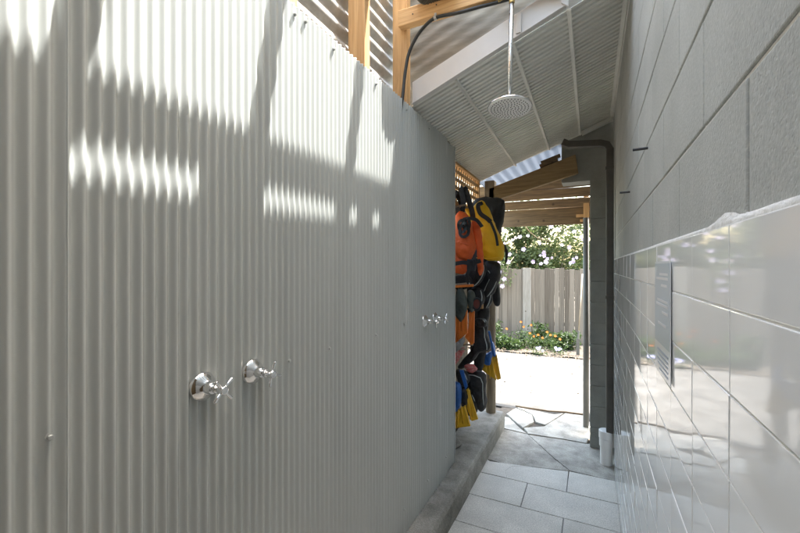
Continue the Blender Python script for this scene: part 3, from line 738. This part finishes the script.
GEAR = {
 'orange_front': (2.9, [(-0.938, 1.938), (-0.906, 1.974), (-0.859, 1.948), (-0.82, 1.893), (-0.797, 1.764), (-0.782, 1.689), (-0.813, 1.629), (-0.851, 1.584), (-0.906, 1.607), (-0.942, 1.646), (-0.97, 1.754), (-0.97, 1.878)]),
 'orange_side': (2.97, [(-0.84, 1.925), (-0.793, 1.915), (-0.762, 1.844), (-0.747, 1.714), (-0.747, 1.508), (-0.77, 1.477), (-0.785, 1.5), (-0.793, 1.677), (-0.824, 1.793)]),
 'orange_back': (3.0, [(-1.004, 1.698), (-0.873, 1.664), (-0.865, 1.491), (-1.004, 1.49)]),
 'harness': (3.02, [(-0.97, 2.142), (-0.944, 2.172), (-0.896, 2.167), (-0.874, 2.117), (-0.838, 1.99), (-0.851, 1.973), (-0.887, 2.043), (-0.907, 2.045), (-0.924, 1.99), (-0.947, 1.98), (-0.97, 2.065)]),
 'orange_clump': (2.84, [(-0.899, 1.839), (-0.872, 1.882), (-0.834, 1.918), (-0.781, 1.911), (-0.811, 1.887), (-0.822, 1.835), (-0.819, 1.791), (-0.857, 1.777), (-0.892, 1.801)]),
 'orange_buckle': (2.88, [(-0.846, 1.591), (-0.807, 1.61), (-0.762, 1.606), (-0.762, 1.502), (-0.822, 1.501), (-0.838, 1.539)]),
 'yellow_body': (3.16, [(-0.902, 1.966), (-0.852, 2.065), (-0.819, 2.079), (-0.786, 2.077), (-0.738, 1.989), (-0.69, 1.858), (-0.642, 1.76), (-0.627, 1.681), (-0.634, 1.609), (-0.658, 1.598), (-0.794, 1.603), (-0.819, 1.766), (-0.852, 1.914)]),
 'yellow_strap': (3.12, [(-0.951, 2.054), (-0.924, 2.052), (-0.883, 1.976), (-0.866, 1.91), (-0.891, 1.912)]),
 'yellow_black': (3.1, [(-0.82, 2.058), (-0.787, 2.048), (-0.787, 1.992), (-0.712, 1.928), (-0.716, 1.901), (-0.779, 1.96), (-0.812, 1.97)]),
 'bag': (3.36, [(-0.951, 2.153), (-0.716, 2.135), (-0.658, 2.101), (-0.658, 2.059), (-0.695, 1.825), (-0.716, 1.622), (-0.836, 1.589), (-0.933, 1.781)]),
 'bag_strap': (3.36, [(-0.666, 1.748), (-0.625, 1.672), (-0.646, 1.571), (-0.658, 1.579), (-0.65, 1.672), (-0.675, 1.714)]),
 'boot_a': (3.1, [(-0.844, 1.578), (-0.755, 1.586), (-0.747, 1.506), (-0.804, 1.41), (-0.852, 1.377), (-0.877, 1.425), (-0.828, 1.482)]),
 'boot_b': (3.22, [(-0.793, 1.595), (-0.662, 1.586), (-0.674, 1.44), (-0.719, 1.334), (-0.776, 1.274), (-0.801, 1.323), (-0.76, 1.415), (-0.719, 1.489), (-0.768, 1.538)]),
 'boot_c': (3.12, [(-0.874, 1.384), (-0.792, 1.378), (-0.768, 1.314), (-0.788, 1.233), (-0.841, 1.239), (-0.908, 1.293)]),
 'boot_d': (3.24, [(-0.789, 1.297), (-0.732, 1.348), (-0.748, 1.249), (-0.785, 1.198), (-0.815, 1.23)]),
 'boot_e': (3.06, [(-1.015, 1.481), (-0.907, 1.49), (-0.849, 1.443), (-0.866, 1.379), (-0.973, 1.36), (-1.015, 1.375)]),
 'of1_pocket': (2.92, [(-0.929, 1.392), (-0.893, 1.393), (-0.853, 1.287), (-0.857, 1.203), (-0.889, 1.124), (-0.913, 1.123), (-0.95, 1.167), (-0.953, 1.291)]),
 'of1_blade': (2.92, [(-0.897, 1.208), (-0.853, 1.218), (-0.852, 1.043), (-0.95, 0.958), (-0.969, 1.057), (-0.953, 1.182), (-0.913, 1.138)]),
 'of2_pocket': (2.98, [(-0.867, 1.367), (-0.819, 1.368), (-0.812, 1.195), (-0.851, 1.189), (-0.875, 1.281)]),
 'of2_blade': (2.98, [(-0.855, 1.204), (-0.814, 1.206), (-0.817, 0.959), (-0.843, 0.941), (-0.891, 1.003), (-0.867, 1.056)]),
 'of_clip': (2.9, [(-0.954, 1.404), (-0.801, 1.418), (-0.801, 1.399), (-0.954, 1.385)]),
 'mask': (2.96, [(-0.822, 1.293), (-0.798, 1.309), (-0.767, 1.302), (-0.756, 1.272), (-0.767, 1.234), (-0.79, 1.213), (-0.818, 1.231), (-0.83, 1.261)]),
 'rail': (3.2, [(-0.871, 1.173), (-0.772, 1.211), (-0.772, 1.178), (-0.871, 1.14)]),
 'blackmid': (3.2, [(-0.871, 1.098), (-0.788, 1.112), (-0.759, 1.048), (-0.776, 0.998), (-0.739, 0.919), (-0.747, 0.869), (-0.838, 0.836), (-0.888, 0.765), (-0.965, 0.698), (-1.018, 0.692), (-0.974, 0.773), (-0.897, 0.855), (-0.871, 0.957)]),
 'blackmid2': (3.12, [(-0.858, 1.133), (-0.776, 1.138), (-0.748, 1.108), (-0.76, 1.067), (-0.841, 1.07)]),
 'greyflap': (2.9, [(-0.962, 0.945), (-0.875, 1.021), (-0.867, 0.976), (-0.914, 0.903), (-0.962, 0.876)]),
 'red1': (2.92, [(-0.977, 0.886), (-0.877, 0.941), (-0.873, 0.888), (-0.961, 0.779), (-0.977, 0.777)]),
 'red2': (3.05, [(-0.92, 0.762), (-0.847, 0.778), (-0.799, 0.744), (-0.839, 0.708), (-0.904, 0.716)]),
 'bf1_strap': (3.5, [(-0.835, 0.974), (-0.817, 0.975), (-0.777, 0.792), (-0.795, 0.781)]),
 'bf1_pocket': (3.5, [(-0.898, 0.735), (-0.844, 0.776), (-0.799, 0.807), (-0.799, 0.727), (-0.808, 0.673), (-0.853, 0.659)]),
 'bf1_blade': (3.5, [(-0.935, 0.677), (-0.88, 0.683), (-0.817, 0.663), (-0.799, 0.745), (-0.773, 0.615), (-0.759, 0.541), (-0.853, 0.596), (-0.935, 0.65)]),
 'bf2_pocket': (3.54, [(-0.826, 0.887), (-0.799, 0.863), (-0.764, 0.749), (-0.799, 0.737)]),
 'bf2_blade': (3.54, [(-0.804, 0.745), (-0.768, 0.767), (-0.728, 0.552), (-0.761, 0.535)]),
 'nf1_pocket': (2.9, [(-0.97, 0.667), (-0.93, 0.664), (-0.906, 0.648), (-0.887, 0.548), (-0.918, 0.444), (-0.97, 0.428)]),
 'nf1_blade': (2.9, [(-0.97, 0.451), (-0.914, 0.46), (-0.863, 0.498), (-0.824, 0.346), (-0.97, 0.3)]),
 'nf2_strap': (2.95, [(-0.926, 0.745), (-0.894, 0.749), (-0.862, 0.629), (-0.878, 0.596)]),
 'nf2_pocket': (2.95, [(-0.91, 0.607), (-0.866, 0.605), (-0.858, 0.537), (-0.866, 0.474), (-0.906, 0.483)]),
 'nf2_blade': (2.95, [(-0.874, 0.596), (-0.854, 0.615), (-0.778, 0.389), (-0.829, 0.365), (-0.866, 0.459)]),
 'blackfin': (3.1, [(-0.927, 0.709), (-0.747, 0.718), (-0.767, 0.585), (-0.747, 0.429), (-0.795, 0.386), (-0.828, 0.464), (-0.865, 0.539), (-0.894, 0.624)]),
 'blackfin2': (3.0, [(-0.971, 0.744), (-0.889, 0.737), (-0.857, 0.663), (-0.889, 0.596), (-0.954, 0.635)]),
}
def gs(s):
    return max(-1.6 * s, min(1.6 * s, random.gauss(0, s)))
# ------------------------------------------------------------------ hanging dive gear (x, z outlines at a depth y)
CREASE = bpy.data.textures.new('creases', 'CLOUDS'); CREASE.noise_scale = 0.07; CREASE.noise_depth = 2
def puff(name, key, t, m, parent=None, sub=3, crease=0.022):
    y, pts = GEAR[key]; q = MB(); q.puffy(pts, y, t)
    o = q.build(name, m, parent, sub=sub)
    if crease:
        d = o.modifiers.new('creases', 'DISPLACE'); d.texture = CREASE; d.strength = crease; d.mid_level = 0.5; d.texture_coords = 'LOCAL'
    return o
def webbing(name, pts, wd, m, parent, up=(0, -1, 0)):
    q = MB()
    pts = [Vector(p) for p in pts]
    sm = []
    for i in range(len(pts) - 1):
        p0 = pts[max(0, i - 1)]; p1 = pts[i]; p2 = pts[i + 1]; p3 = pts[min(len(pts) - 1, i + 2)]
        for k in range(5):
            t = k / 5; sm.append(0.5 * ((2 * p1) + (p2 - p0) * t + (2 * p0 - 5 * p1 + 4 * p2 - p3) * t * t + (3 * p1 - p0 - 3 * p2 + p3) * t ** 3))
    sm.append(pts[-1]); rr = []
    for i, p in enumerate(sm):
        d = (sm[min(i + 1, len(sm) - 1)] - sm[max(i - 1, 0)]).normalized(); sd = d.cross(Vector(up)).normalized(); nn = sd.cross(d)
        rr.append([q.bm.verts.new(p + sd * s1 * wd / 2 + nn * s2 * 0.002) for s1, s2 in ((-1, -1), (1, -1), (1, 1), (-1, 1))])
    for x, y in zip(rr, rr[1:]):
        for k in range(4): q.bm.faces.new((x[k], x[(k + 1) % 4], y[(k + 1) % 4], y[k]))
    q.bm.faces.new(rr[0]); q.bm.faces.new(rr[-1])
    return q.build(name, m, parent)
def plate(name, key, t, m, parent=None, bevel=0.003, ribs=None):
    y, pts = GEAR[key]; q = MB(); q.prism_xz(pts, y - t / 2, y + t / 2)
    return q.build(name, m, parent, bevel=bevel)
def base(key, dy=0):
    y, pts = GEAR[key]
    return (sum(p[0] for p in pts) / len(pts), y, max(p[1] for p in pts))
def line(name, key, pts, r, m, parent):
    """a cord laid over the front of a body; pts are x, z"""
    y = GEAR[key][0]; q = MB(); q.tube([(x, yy, z) for x, z, yy in pts], r, 8)
    return q.build(name, m, parent, smooth=True)

ov = thing('life_vest', base('orange_front'), 'orange foam life vest with black straps hanging nearest the steel wall', 'life vest', 'life vests on the rack')
puff('front_panel', 'orange_front', 0.13, M['orange_cloth'], ov); puff('side_panel', 'orange_side', 0.06, M['orange_cloth'], ov)
puff('back_panel', 'orange_back', 0.05, M['orange_cloth'], ov)
hx = GEAR['harness'][1]
for p in ([(-0.93, 3.02, 2.045), (hx[0][0], 2.99, hx[0][1]), (hx[0][0] - 0.005, 2.94, 2.02), (hx[8][0], 2.90, hx[8][1]), (hx[8][0] + 0.01, 2.87, 1.90)],
          [(-0.93, 3.03, 2.05), (hx[2][0], 2.99, hx[2][1] - 0.01), (hx[3][0], 2.97, hx[3][1]), (hx[4][0], 2.98, hx[4][1]), (hx[4][0] + 0.005, 3.0, 1.93)],
          [(-0.90, 3.01, 2.06), (hx[1][0] + 0.02, 2.97, hx[1][1]), (hx[3][0] - 0.02, 2.95, 2.05), (hx[7][0] + 0.01, 2.92, 1.97)]):
    webbing('harness_strap', p, 0.040, M['black_cloth'], ov)
cl = GEAR['orange_clump'][1]; ccx = sum(p[0] for p in cl) / len(cl); ccz = sum(p[1] for p in cl) / len(cl)
for k, (dx, dz, r) in enumerate(((-0.02, 0.0, 0.030), (0.012, 0.018, 0.026), (-0.005, -0.03, 0.034))):
    webbing('strap_loop', [(ccx + dx + r * math.cos(t + k), 2.822 - 0.006 * k + 0.012 * math.sin(2 * t), ccz + dz + 1.5 * r * math.sin(t + k)) for t in [q_ * 0.9 for q_ in range(8)]], 0.022, M['black_cloth'], ov, (0.3, -1, 0.4))
webbing('chest_strap', [(ccx - 0.02, 2.835, ccz + 0.05), (ccx + 0.03, 2.83, ccz + 0.055), (ccx + 0.075, 2.86, ccz + 0.045), (ccx + 0.10, 2.93, ccz + 0.0)], 0.026, M['black_cloth'], ov)
bk = GEAR['waist_buckle' if 'waist_buckle' in GEAR else 'orange_buckle'][1]; bx = sum(p[0] for p in bk) / len(bk); bz = sum(p[1] for p in bk) / len(bk)
q = MB(); q.box((bx - 0.032, 2.845, bz - 0.042), (bx + 0.030, 2.872, bz + 0.046)); q.build('waist_buckle', M['black_cloth'], ov, bevel=0.007, seg=3)
webbing('waist_strap', [(bx - 0.14, 2.86, bz + 0.01), (bx - 0.06, 2.85, bz + 0.022), (bx, 2.842, bz + 0.015), (bx + 0.06, 2.90, bz + 0.035)], 0.030, M['black_cloth'], ov)
webbing('strap_tail', [(bx - 0.01, 2.84, bz - 0.03), (bx - 0.03, 2.84, bz - 0.08), (bx - 0.02, 2.85, bz - 0.13)], 0.024, M['black_cloth'], ov)
q = MB(); q.tube([(ccx - 0.04, 2.833, ccz - 0.12), (ccx + 0.03, 2.832, ccz - 0.14), (ccx + 0.075, 2.845, ccz - 0.13)], 0.0028, 6); q.build('seam', M['orange_cloth'], ov, smooth=True)
yv = thing('life_vest', base('yellow_body'), 'bright yellow foam life vest hanging beside the orange one', 'life vest', 'life vests on the rack')
puff('body', 'yellow_body', 0.14, M['yellow_cloth'], yv); puff('shoulder_strap', 'yellow_strap', 0.04, M['yellow_cloth'], yv)
yb_ = GEAR['yellow_black'][1]
webbing('black_strap', [(yb_[1][0], 3.12, yb_[1][1] + 0.01), (yb_[0][0] + 0.005, 3.085, yb_[0][1] - 0.02), (yb_[2][0] - 0.01, 3.08, yb_[2][1] - 0.02), (yb_[3][0] - 0.03, 3.075, yb_[3][1] + 0.0), (yb_[4][0], 3.09, yb_[4][1])], 0.034, M['black_cloth'], yv)
webbing('side_strap', [(yb_[4][0] + 0.0, 3.085, yb_[4][1]), (yb_[4][0] + 0.04, 3.085, yb_[4][1] - 0.1), (yb_[4][0] + 0.055, 3.09, yb_[4][1] - 0.19)], 0.02, M['black_cloth'], yv)
y_, pt_ = GEAR['yellow_body']
q = MB(); q.tube([(-0.83, 3.09, 1.62), (-0.76, 3.085, 1.612), (-0.70, 3.09, 1.615), (-0.655, 3.11, 1.625)], 0.0025, 6); q.build('seam', M['yellow_cloth'], yv, smooth=True)
bg_ = thing('gear_bag', base('bag'), 'large black bag hanging behind the yellow life vest', 'bag')
puff('body', 'bag', 0.16, M['black_cloth'], bg_); puff('loose_strap', 'bag_strap', 0.02, M['black_cloth'], bg_)

ws = thing('filler', (-0.86, 3.42, 2.0), 'black neoprene wetsuit added to darken the gaps behind the boots and fins', 'filler')  # added black form that makes the gaps between the hanging gear dark
q = MB(); q.puffy([(-1.0, 1.72), (-0.80, 1.72), (-0.76, 1.5), (-0.80, 1.25), (-0.83, 0.9), (-0.86, 0.62), (-0.93, 0.60), (-0.98, 0.9), (-1.0, 1.3)], 3.42, 0.12); o_ = q.build('filler_body', M['black_cloth'], ws, sub=2)
d_ = o_.modifiers.new('creases', 'DISPLACE'); d_.texture = CREASE; d_.strength = 0.04; d_.texture_coords = 'LOCAL'
q = MB(); q.puffy([(-0.83, 1.70), (-0.76, 1.70), (-0.71, 1.42), (-0.69, 1.22), (-0.75, 1.21), (-0.79, 1.40)], 3.36, 0.08); q.build('filler_side', M['black_cloth'], ws, sub=2)
q = MB(); q.puffy([(-1.02, 0.62), (-0.93, 0.66), (-0.86, 0.60), (-0.87, 0.30), (-0.94, 0.26), (-1.02, 0.30)], 3.30, 0.10); q.build('filler_foot', M['black_cloth'], ws, sub=2)
def boot(key, t, label, pipes):
    o = thing('dive_boot', base(key), label, 'boot', 'black dive boots on the rack')
    puff('boot_body', key, t, M['black_cloth'], o)
    y, pts = GEAR[key]
    for idx in pipes:
        q = MB(); n = len(pts); cx = base(key)[0]; cz = sum(p[1] for p in pts) / n
        path = [(cx + (pts[i % n][0] - cx) * 0.86, y - 0.30 * t - 0.016, cz + (pts[i % n][1] - cz) * 0.86) for i in idx]
        q.tube(path, 0.0046, 8); q.build('piping', M['piping'], o, sub=1)
    return o
boot('boot_a', 0.09, 'black dive boot with pale piping just below the orange vest', [(1, 2, 3, 4)])
boot('boot_b', 0.11, 'black dive boot with pale piping right under the yellow vest', [(8, 7, 6, 5), (2, 3, 4)])
boot('boot_c', 0.08, 'small black dive boot left of the mask-side fins, below the first boot', [(1, 2, 3)])
boot('boot_d', 0.07, 'smallest black dive boot hanging against the corner post', [(1, 2, 3)])
boot('boot_e', 0.06, 'black dive boot above the orange fins by the end of the steel wall', [(1, 2, 3)])
boot('blackmid', 0.11, 'long black dive boot above the mid rack with a pale seam', [(1, 2, 3, 4, 5)])
boot('blackmid2', 0.08, 'rolled black dive boot resting on the pale cross rail', [(1, 2)])
boot('blackfin', 0.12, 'lowest black dive boot with blue grey piping above the kerb', [(0, 1, 2, 3), (5, 6)])
boot('blackfin2', 0.08, 'black dive boot behind the blue strapped fins', [(1, 2)])

def fin(pocket, blade, mp_, mb_, label, strap=None):
    o = thing('swim_fin', base(pocket), label, 'swim fin', 'swim fins on the rack')
    y, pts = GEAR[blade]
    q = MB(); q.prism_xz(pts, y - 0.006, y + 0.006)
    bl2 = q.build('blade', mb_, o, bevel=0.003)
    q = MB()                                               # stiffening ribs down the blade edges
    cx = sum(p[0] for p in pts) / len(pts); cz = sum(p[1] for p in pts) / len(pts)
    lowest = sorted(pts, key=lambda p: p[1])[:2]; highest = sorted(pts, key=lambda p: -p[1])[:2]
    lowest.sort(); highest.sort()
    for a, b in zip(highest, lowest):
        for k in (0.88, 0.35):
            q.tube([(cx + (a[0] - cx) * k, y - 0.009, a[1] - 0.012), (cx + (b[0] - cx) * k, y - 0.009, b[1] + 0.012)], [0.006, 0.004], 8)
    q.build('rib', mb_, bl2, smooth=True)
    puff('foot_pocket', pocket, 0.075, mp_, o)
    if strap: plate('heel_strap', strap, 0.012, M['blue_rubber'], o)
    return o
fin('of1_pocket', 'of1_blade', M['green_rubber'], M['orange_rubber'], 'orange bladed swim fin with dark foot pocket, the one nearer the steel wall')
fin('of2_pocket', 'of2_blade', M['green_rubber'], M['orange_rubber'], 'orange bladed swim fin with dark foot pocket, the one nearer the dive mask')
plate_o = plate('fin_clip', 'of_clip', 0.02, M['orange_rubber'])
tag(plate_o, 'orange plastic clip bar above the pair of orange fins', 'clip')
fin('bf1_pocket', 'bf1_blade', M['blue_rubber'], M['yellow_rubber'], 'yellow bladed blue swim fin hanging by the corner post, wide side showing', 'bf1_strap')
fin('bf2_pocket', 'bf2_blade', M['blue_rubber'], M['yellow_rubber'], 'narrow yellow and blue swim fin seen edge on at the corner post')
fin('nf1_pocket', 'nf1_blade', M['blue_rubber'], M['yellow_rubber'], 'lowest yellow swim fin with blue foot pocket beside the steel wall')
fin('nf2_pocket', 'nf2_blade', M['black_cloth'], M['yellow_rubber'], 'low yellow swim fin with black foot pocket and blue heel strap', 'nf2_strap')
mk = thing('dive_mask', base('mask'), 'dark dive mask with a reddish lens beside the orange fins', 'dive mask')
y_, pts_ = GEAR['mask']; cx = sum(p[0] for p in pts_) / len(pts_); cz = sum(p[1] for p in pts_) / len(pts_)
q = MB(); loop = [(x, y_, z) for x, z in pts_]; q.tube(loop + loop[:2], 0.010, 10, cap=False); q.build('frame', M['black_cloth'], mk, sub=1)
q = MB(); q.prism_xz([(cx + (x - cx) * 0.95, cz + (z - cz) * 0.95) for x, z in pts_], y_ - 0.003, y_ + 0.003); q.build('lens', M['lens'], mk)
tag(puff('cloth_flap', 'greyflap', 0.02, M['grey_cloth']), 'grey cloth corner hanging below the orange fins', 'cloth')
tag(puff('net_bag', 'red1', 0.05, M['red_net']), 'red and white net bag bulging beside the end of the steel wall', 'net bag', 'net bags in the rack')
tag(puff('net_bag', 'red2', 0.05, M['red_net']), 'small red and white net bag between the lower black boots', 'net bag', 'net bags in the rack')
q = MB(); q.prism_xy([(-0.99, 2.86), (-0.93, 2.83), (-0.90, 2.93), (-0.95, 3.0), (-1.0, 2.95)], 0.166, 0.195)
tag(q.build('stone', M['concrete'], bevel=0.012), 'pale loose stone lying on the kerb beneath the yellow fins', 'stone')

# ------------------------------------------------------------------ yard: paling fence
fe = thing('paling_fence', (-1, 8.55, 0), 'weathered grey brown paling fence across the back of the yard', 'fence')
bm = bmesh.new(); tone = bm.faces.layers.float.new('tone'); x = -8.0
while x < 5:
    wd = random.uniform(0.085, 0.105); t = random.uniform(-0.05, 0.5); h = 1.50 + random.uniform(-0.025, 0.02); yj = random.uniform(-0.007, 0.007)
    a = (x, 8.545 + yj, 0.02); b = (x + wd - random.uniform(0.0005, 0.0035), 8.56 + yj, h)
    v = [bm.verts.new(c) for c in ((a[0], a[1], a[2]), (b[0], a[1], a[2]), (b[0], b[1], a[2]), (a[0], b[1], a[2]), (a[0], a[1], b[2]), (b[0], a[1], b[2] + random.uniform(-.01, .01)), (b[0], b[1], b[2]), (a[0], b[1], b[2]))]
    for f in ((3, 2, 1, 0), (4, 5, 6, 7), (0, 1, 5, 4), (1, 2, 6, 5), (2, 3, 7, 6), (3, 0, 4, 7)): bm.faces.new([v[i] for i in f])[tone] = t
    x += wd
me = bpy.data.meshes.new('palings'); bm.to_mesh(me); bm.free(); link('palings', me, M['paling'], fe)
for z in (0.35, 1.2):
    q = MB(); q.box((-8, 8.572, z), (5, 8.61, z + 0.07)); q.build('rail', M['grey_z'], fe)
M['pale_post'] = timber('pale_post', (0.24, 0.215, 0.185), (0.15, 0.13, 0.105), 2, 0.85)
for x in (-6.6, -3.9, -1.30, 1.4, 4.0):
    q = MB(); q.box((x, 8.50, 0), (x + 0.165, 8.535, 1.52)); q.build('post', M['pale_post'], fe, bevel=0.004)

# flowering bush behind the fence
bu = thing('flowering_bush', (-1.0, 9.6, 0), 'big leafy bush with pale mauve flowers leaning over the paling fence', 'bush')
clumps = []
for _ in range(300):
    cx = random.uniform(-6.2, 2.4); cy = random.uniform(8.85, 10.6); cz = random.uniform(1.0, 2.95) - 0.06 * abs(cx + 1.5)
    clumps.append((Vector((cx, cy, cz)), random.uniform(0.2, 0.42), random.uniform(0.2, 0.85)))
def leaf_pt():
    c, r, t = random.choice(clumps)
    d = Vector((random.gauss(0, 1), random.gauss(0, 1), random.gauss(0, 1))).normalized() * r * random.random() ** 0.45
    return c + d, t
leaves('foliage', M['leaf'], leaf_pt, 70000, 0.10, bu)
q = MB()
for _ in range(46):
    c, r, t = random.choice(clumps); b = Vector((c.x + random.uniform(-0.4, 0.4), 9.7, 0.0)); mid = (b + c) / 2 + Vector((random.uniform(-.15, .15), 0.1, 0.1))
    q.tube([b, mid, c, c + Vector((random.uniform(-.2, .2), random.uniform(-.3, 0), random.uniform(0, .3)))], [0.016, 0.011, 0.006, 0.003], 6)
q.build('branches', M['grey_z'], bu, smooth=True)
for x, z in [(-1.931, 2.308), (-1.534, 2.115), (-1.216, 2.194), (-0.988, 2.035), (-0.608, 2.279), (-0.318, 2.247), (-0.907, 1.84), (-0.968, 1.776), (-0.746, 1.731), (-0.846, 1.646), (-0.947, 1.604), (-0.337, 1.644), (-0.28, 1.727), (-0.375, 1.623), (-1.384, 2.177), (-0.549, 1.982), (-1.708, 2.031), (-1.112, 1.648), (-0.167, 2.097), (-1.599, 1.806), (-0.746, 2.37), (-0.414, 1.937), (-1.3, 1.912), (-2.3, 1.9), (-2.7, 2.1), (-3.1, 1.8), (-2.5, 1.65), (-0.90, 1.78), (-0.82, 1.70), (-0.34, 1.70), (-1.47, 2.16), (-1.9, 2.24), (-1.95, 1.72), (-1.82, 1.62)]:
    bloom('flower', M['petal'], (x, 8.62 + random.uniform(-0.05, 0.08), z), random.uniform(0.03, 0.056), (random.uniform(-.9, .9), -1, random.uniform(-.5, .9)), bu)
# sprig hanging in front of the fence
sgp = thing('hanging_sprig', (-1.65, 8.42, 1.6), 'thin flowering sprig hanging down in front of the fence by the post', 'sprig')
q = MB(); q.tube([(-1.50, 8.6, 1.75), (-1.58, 8.44, 1.6), (-1.65, 8.40, 1.35), (-1.70, 8.40, 1.10)], [0.006, 0.005, 0.004, 0.002], 6); q.build('stem', M['grey_z'], sgp, smooth=True)
leaves('foliage', M['leaf'], lambda: (Vector((-1.66 + random.gauss(0, 0.09), 8.40 + random.gauss(0, 0.05), random.uniform(1.15, 1.75))), 0.5), 170, 0.07, sgp)
for x, z in [(-1.686, 1.139), (-1.645, 1.287), (-1.749, 1.434), (-1.562, 1.644)]:
    bloom('flower', M['petal'], (x, 8.33, z), 0.05, (0.2, -1, 0.2), sgp)
# trailing twig under the lintel
q = MB(); q.tube([(-0.72, 4.93, 2.03), (-0.68, 4.95, 1.97), (-0.60, 4.95, 1.90), (-0.50, 4.95, 1.86), (-0.42, 4.95, 1.84)], [0.006, 0.005, 0.005, 0.004, 0.002], 6)
tag(q.build('trailing_twig', M['old_x'], smooth=True), 'thin dark twig drooping from the lintel beam in front of the bush', 'twig')

# marigolds and low plants
spots = [(-1.33, 0.48, 'tall marigold left of the pale fence post with one orange bloom', 1), (-1.27, 0.40, 'marigold at the foot of the pale fence post', 1),
         (-1.15, 0.42, 'reddish orange marigold just right of the pale fence post', 1), (-1.12, 0.30, 'marigold with two orange blooms in the middle of the bed', 2),
         (-0.98, 0.27, 'full marigold with a big orange bloom, right of the middle', 2), (-0.83, 0.33, 'marigold with yellow orange blooms right of centre', 2),
         (-0.68, 0.28, 'rightmost marigold with two small blooms', 2), (-1.60, 0.33, 'leftmost marigold with one small orange bloom', 1)]
for x, h, l_, nf in spots:
    x += 0.12; yb = 7.75 + random.uniform(-0.12, 0.15)
    pl = thing('marigold_plant', (x, yb, 0.02), l_, 'plant', 'marigolds along the fence')
    leaves('foliage', M['leaf_low'], lambda: (Vector((x + gs(0.08), yb + gs(0.075), random.uniform(0.02, h * 0.68))), random.random()), 150, 0.05, pl, droop=0.0)
    q = MB(); 
    for k in range(4): q.tube([(x, yb, 0.0), (x + random.gauss(0, .03), yb + random.gauss(0, .03), h * 0.5), (x + random.gauss(0, .05), yb + random.gauss(0, .05), h * 0.9)], [0.006, 0.005, 0.003], 5)
    q.build('stem', M['leaf_low'], pl, smooth=True)
    for k in range(nf):
        bloom('bloom', M['marigold'], (x + (0.07 * k - 0.035 * (nf - 1)) + random.uniform(-.01, .01), yb - 0.12, h + 0.02 - 0.05 * k), 0.023, (random.uniform(-.3, .3), -1, 0.5), pl, petals=9, rings=3)
for x, y, n, l_ in [(-0.83, 7.25, 5, 'small violet flower clump at the edge of the bed'), (-0.52, 7.42, 6, 'violet flower clump nearer the leaning rake handle')]:
    pl = thing('violet_plant', (x, y, 0.02), l_, 'plant', 'violet flowers in the bed')
    leaves('foliage', M['leaf_low'], lambda: (Vector((x + random.gauss(0, 0.07), y + random.gauss(0, 0.06), random.uniform(0.0, 0.12))), random.random()), 90, 0.05, pl, droop=0.0)
    for k in range(n): bloom('bloom', M['violet'], (x + random.uniform(-.07, .07), y - 0.05 + random.uniform(-.04, .03), random.uniform(.09, .15)), 0.022, (random.uniform(-.4, .4), -1, .7), pl)
for k, (x, y, s_, l_) in enumerate([(-1.85, 8.1, 0.42, 'leafy weed clump left of the marigolds'), (-1.62, 7.6, 0.22, 'low weed at the left front of the bed'), (-0.95, 8.2, 0.42, 'tall green weed against the fence behind the marigolds'), (-0.38, 8.0, 0.30, 'weed clump near the leaning handle'), (-1.35, 7.55, 0.16, 'small weed in front of the tall marigold'),
                                    (-2.6, 7.9, 0.4, 'weed clump far left in the bed'), (-0.62, 8.1, 0.26, 'bushy weed behind the rightmost marigold')]):
    lf = leaves('weed_clump', M['leaf_low'], lambda: (Vector((x + gs(0.10), y + gs(0.08), random.uniform(0.0, s_))), random.random() * 0.6), 520, 0.075, None, droop=-0.1)
    tag(lf, l_, 'plant', 'weeds along the fence')
lit = leaves('leaf_litter', M['dry_leaf'], lambda: (Vector((random.uniform(-3.5, 0.6), 7.35 + random.gauss(0, 0.22), 0.03)), random.random()), 900, 0.035, None)
stuff(lit, 'dry leaves scattered along the front of the flower bed', 'leaves')
cr = leaves('yard_debris', M['dry_leaf'], lambda: (Vector((random.uniform(-2.5, 0.3), random.uniform(4.8, 7.3), 0.0)), random.random()), 160, 0.025, None)
stuff(cr, 'small dry leaves and twigs scattered on the bright yard', 'leaves')
# leaning tool
tl = thing('garden_rake', (-0.22, 7.35, 0), 'long dark garden tool standing upright at the right of the flower bed', 'garden tool')
q = MB(); q.tube([(-0.205, 7.42, 0.42), (-0.152, 7.55, 1.42)], 0.011, 10); q.build('handle', M['grey_z'], tl, smooth=True)
q = MB(); q.tube([(-0.206, 7.418, 0.45), (-0.212, 7.40, 0.30)], [0.016, 0.020], 10); q.box((-0.245, 7.385, 0.03), (-0.190, 7.40, 0.31)); q.build('blade', M['dark_metal'], tl, bevel=0.003)
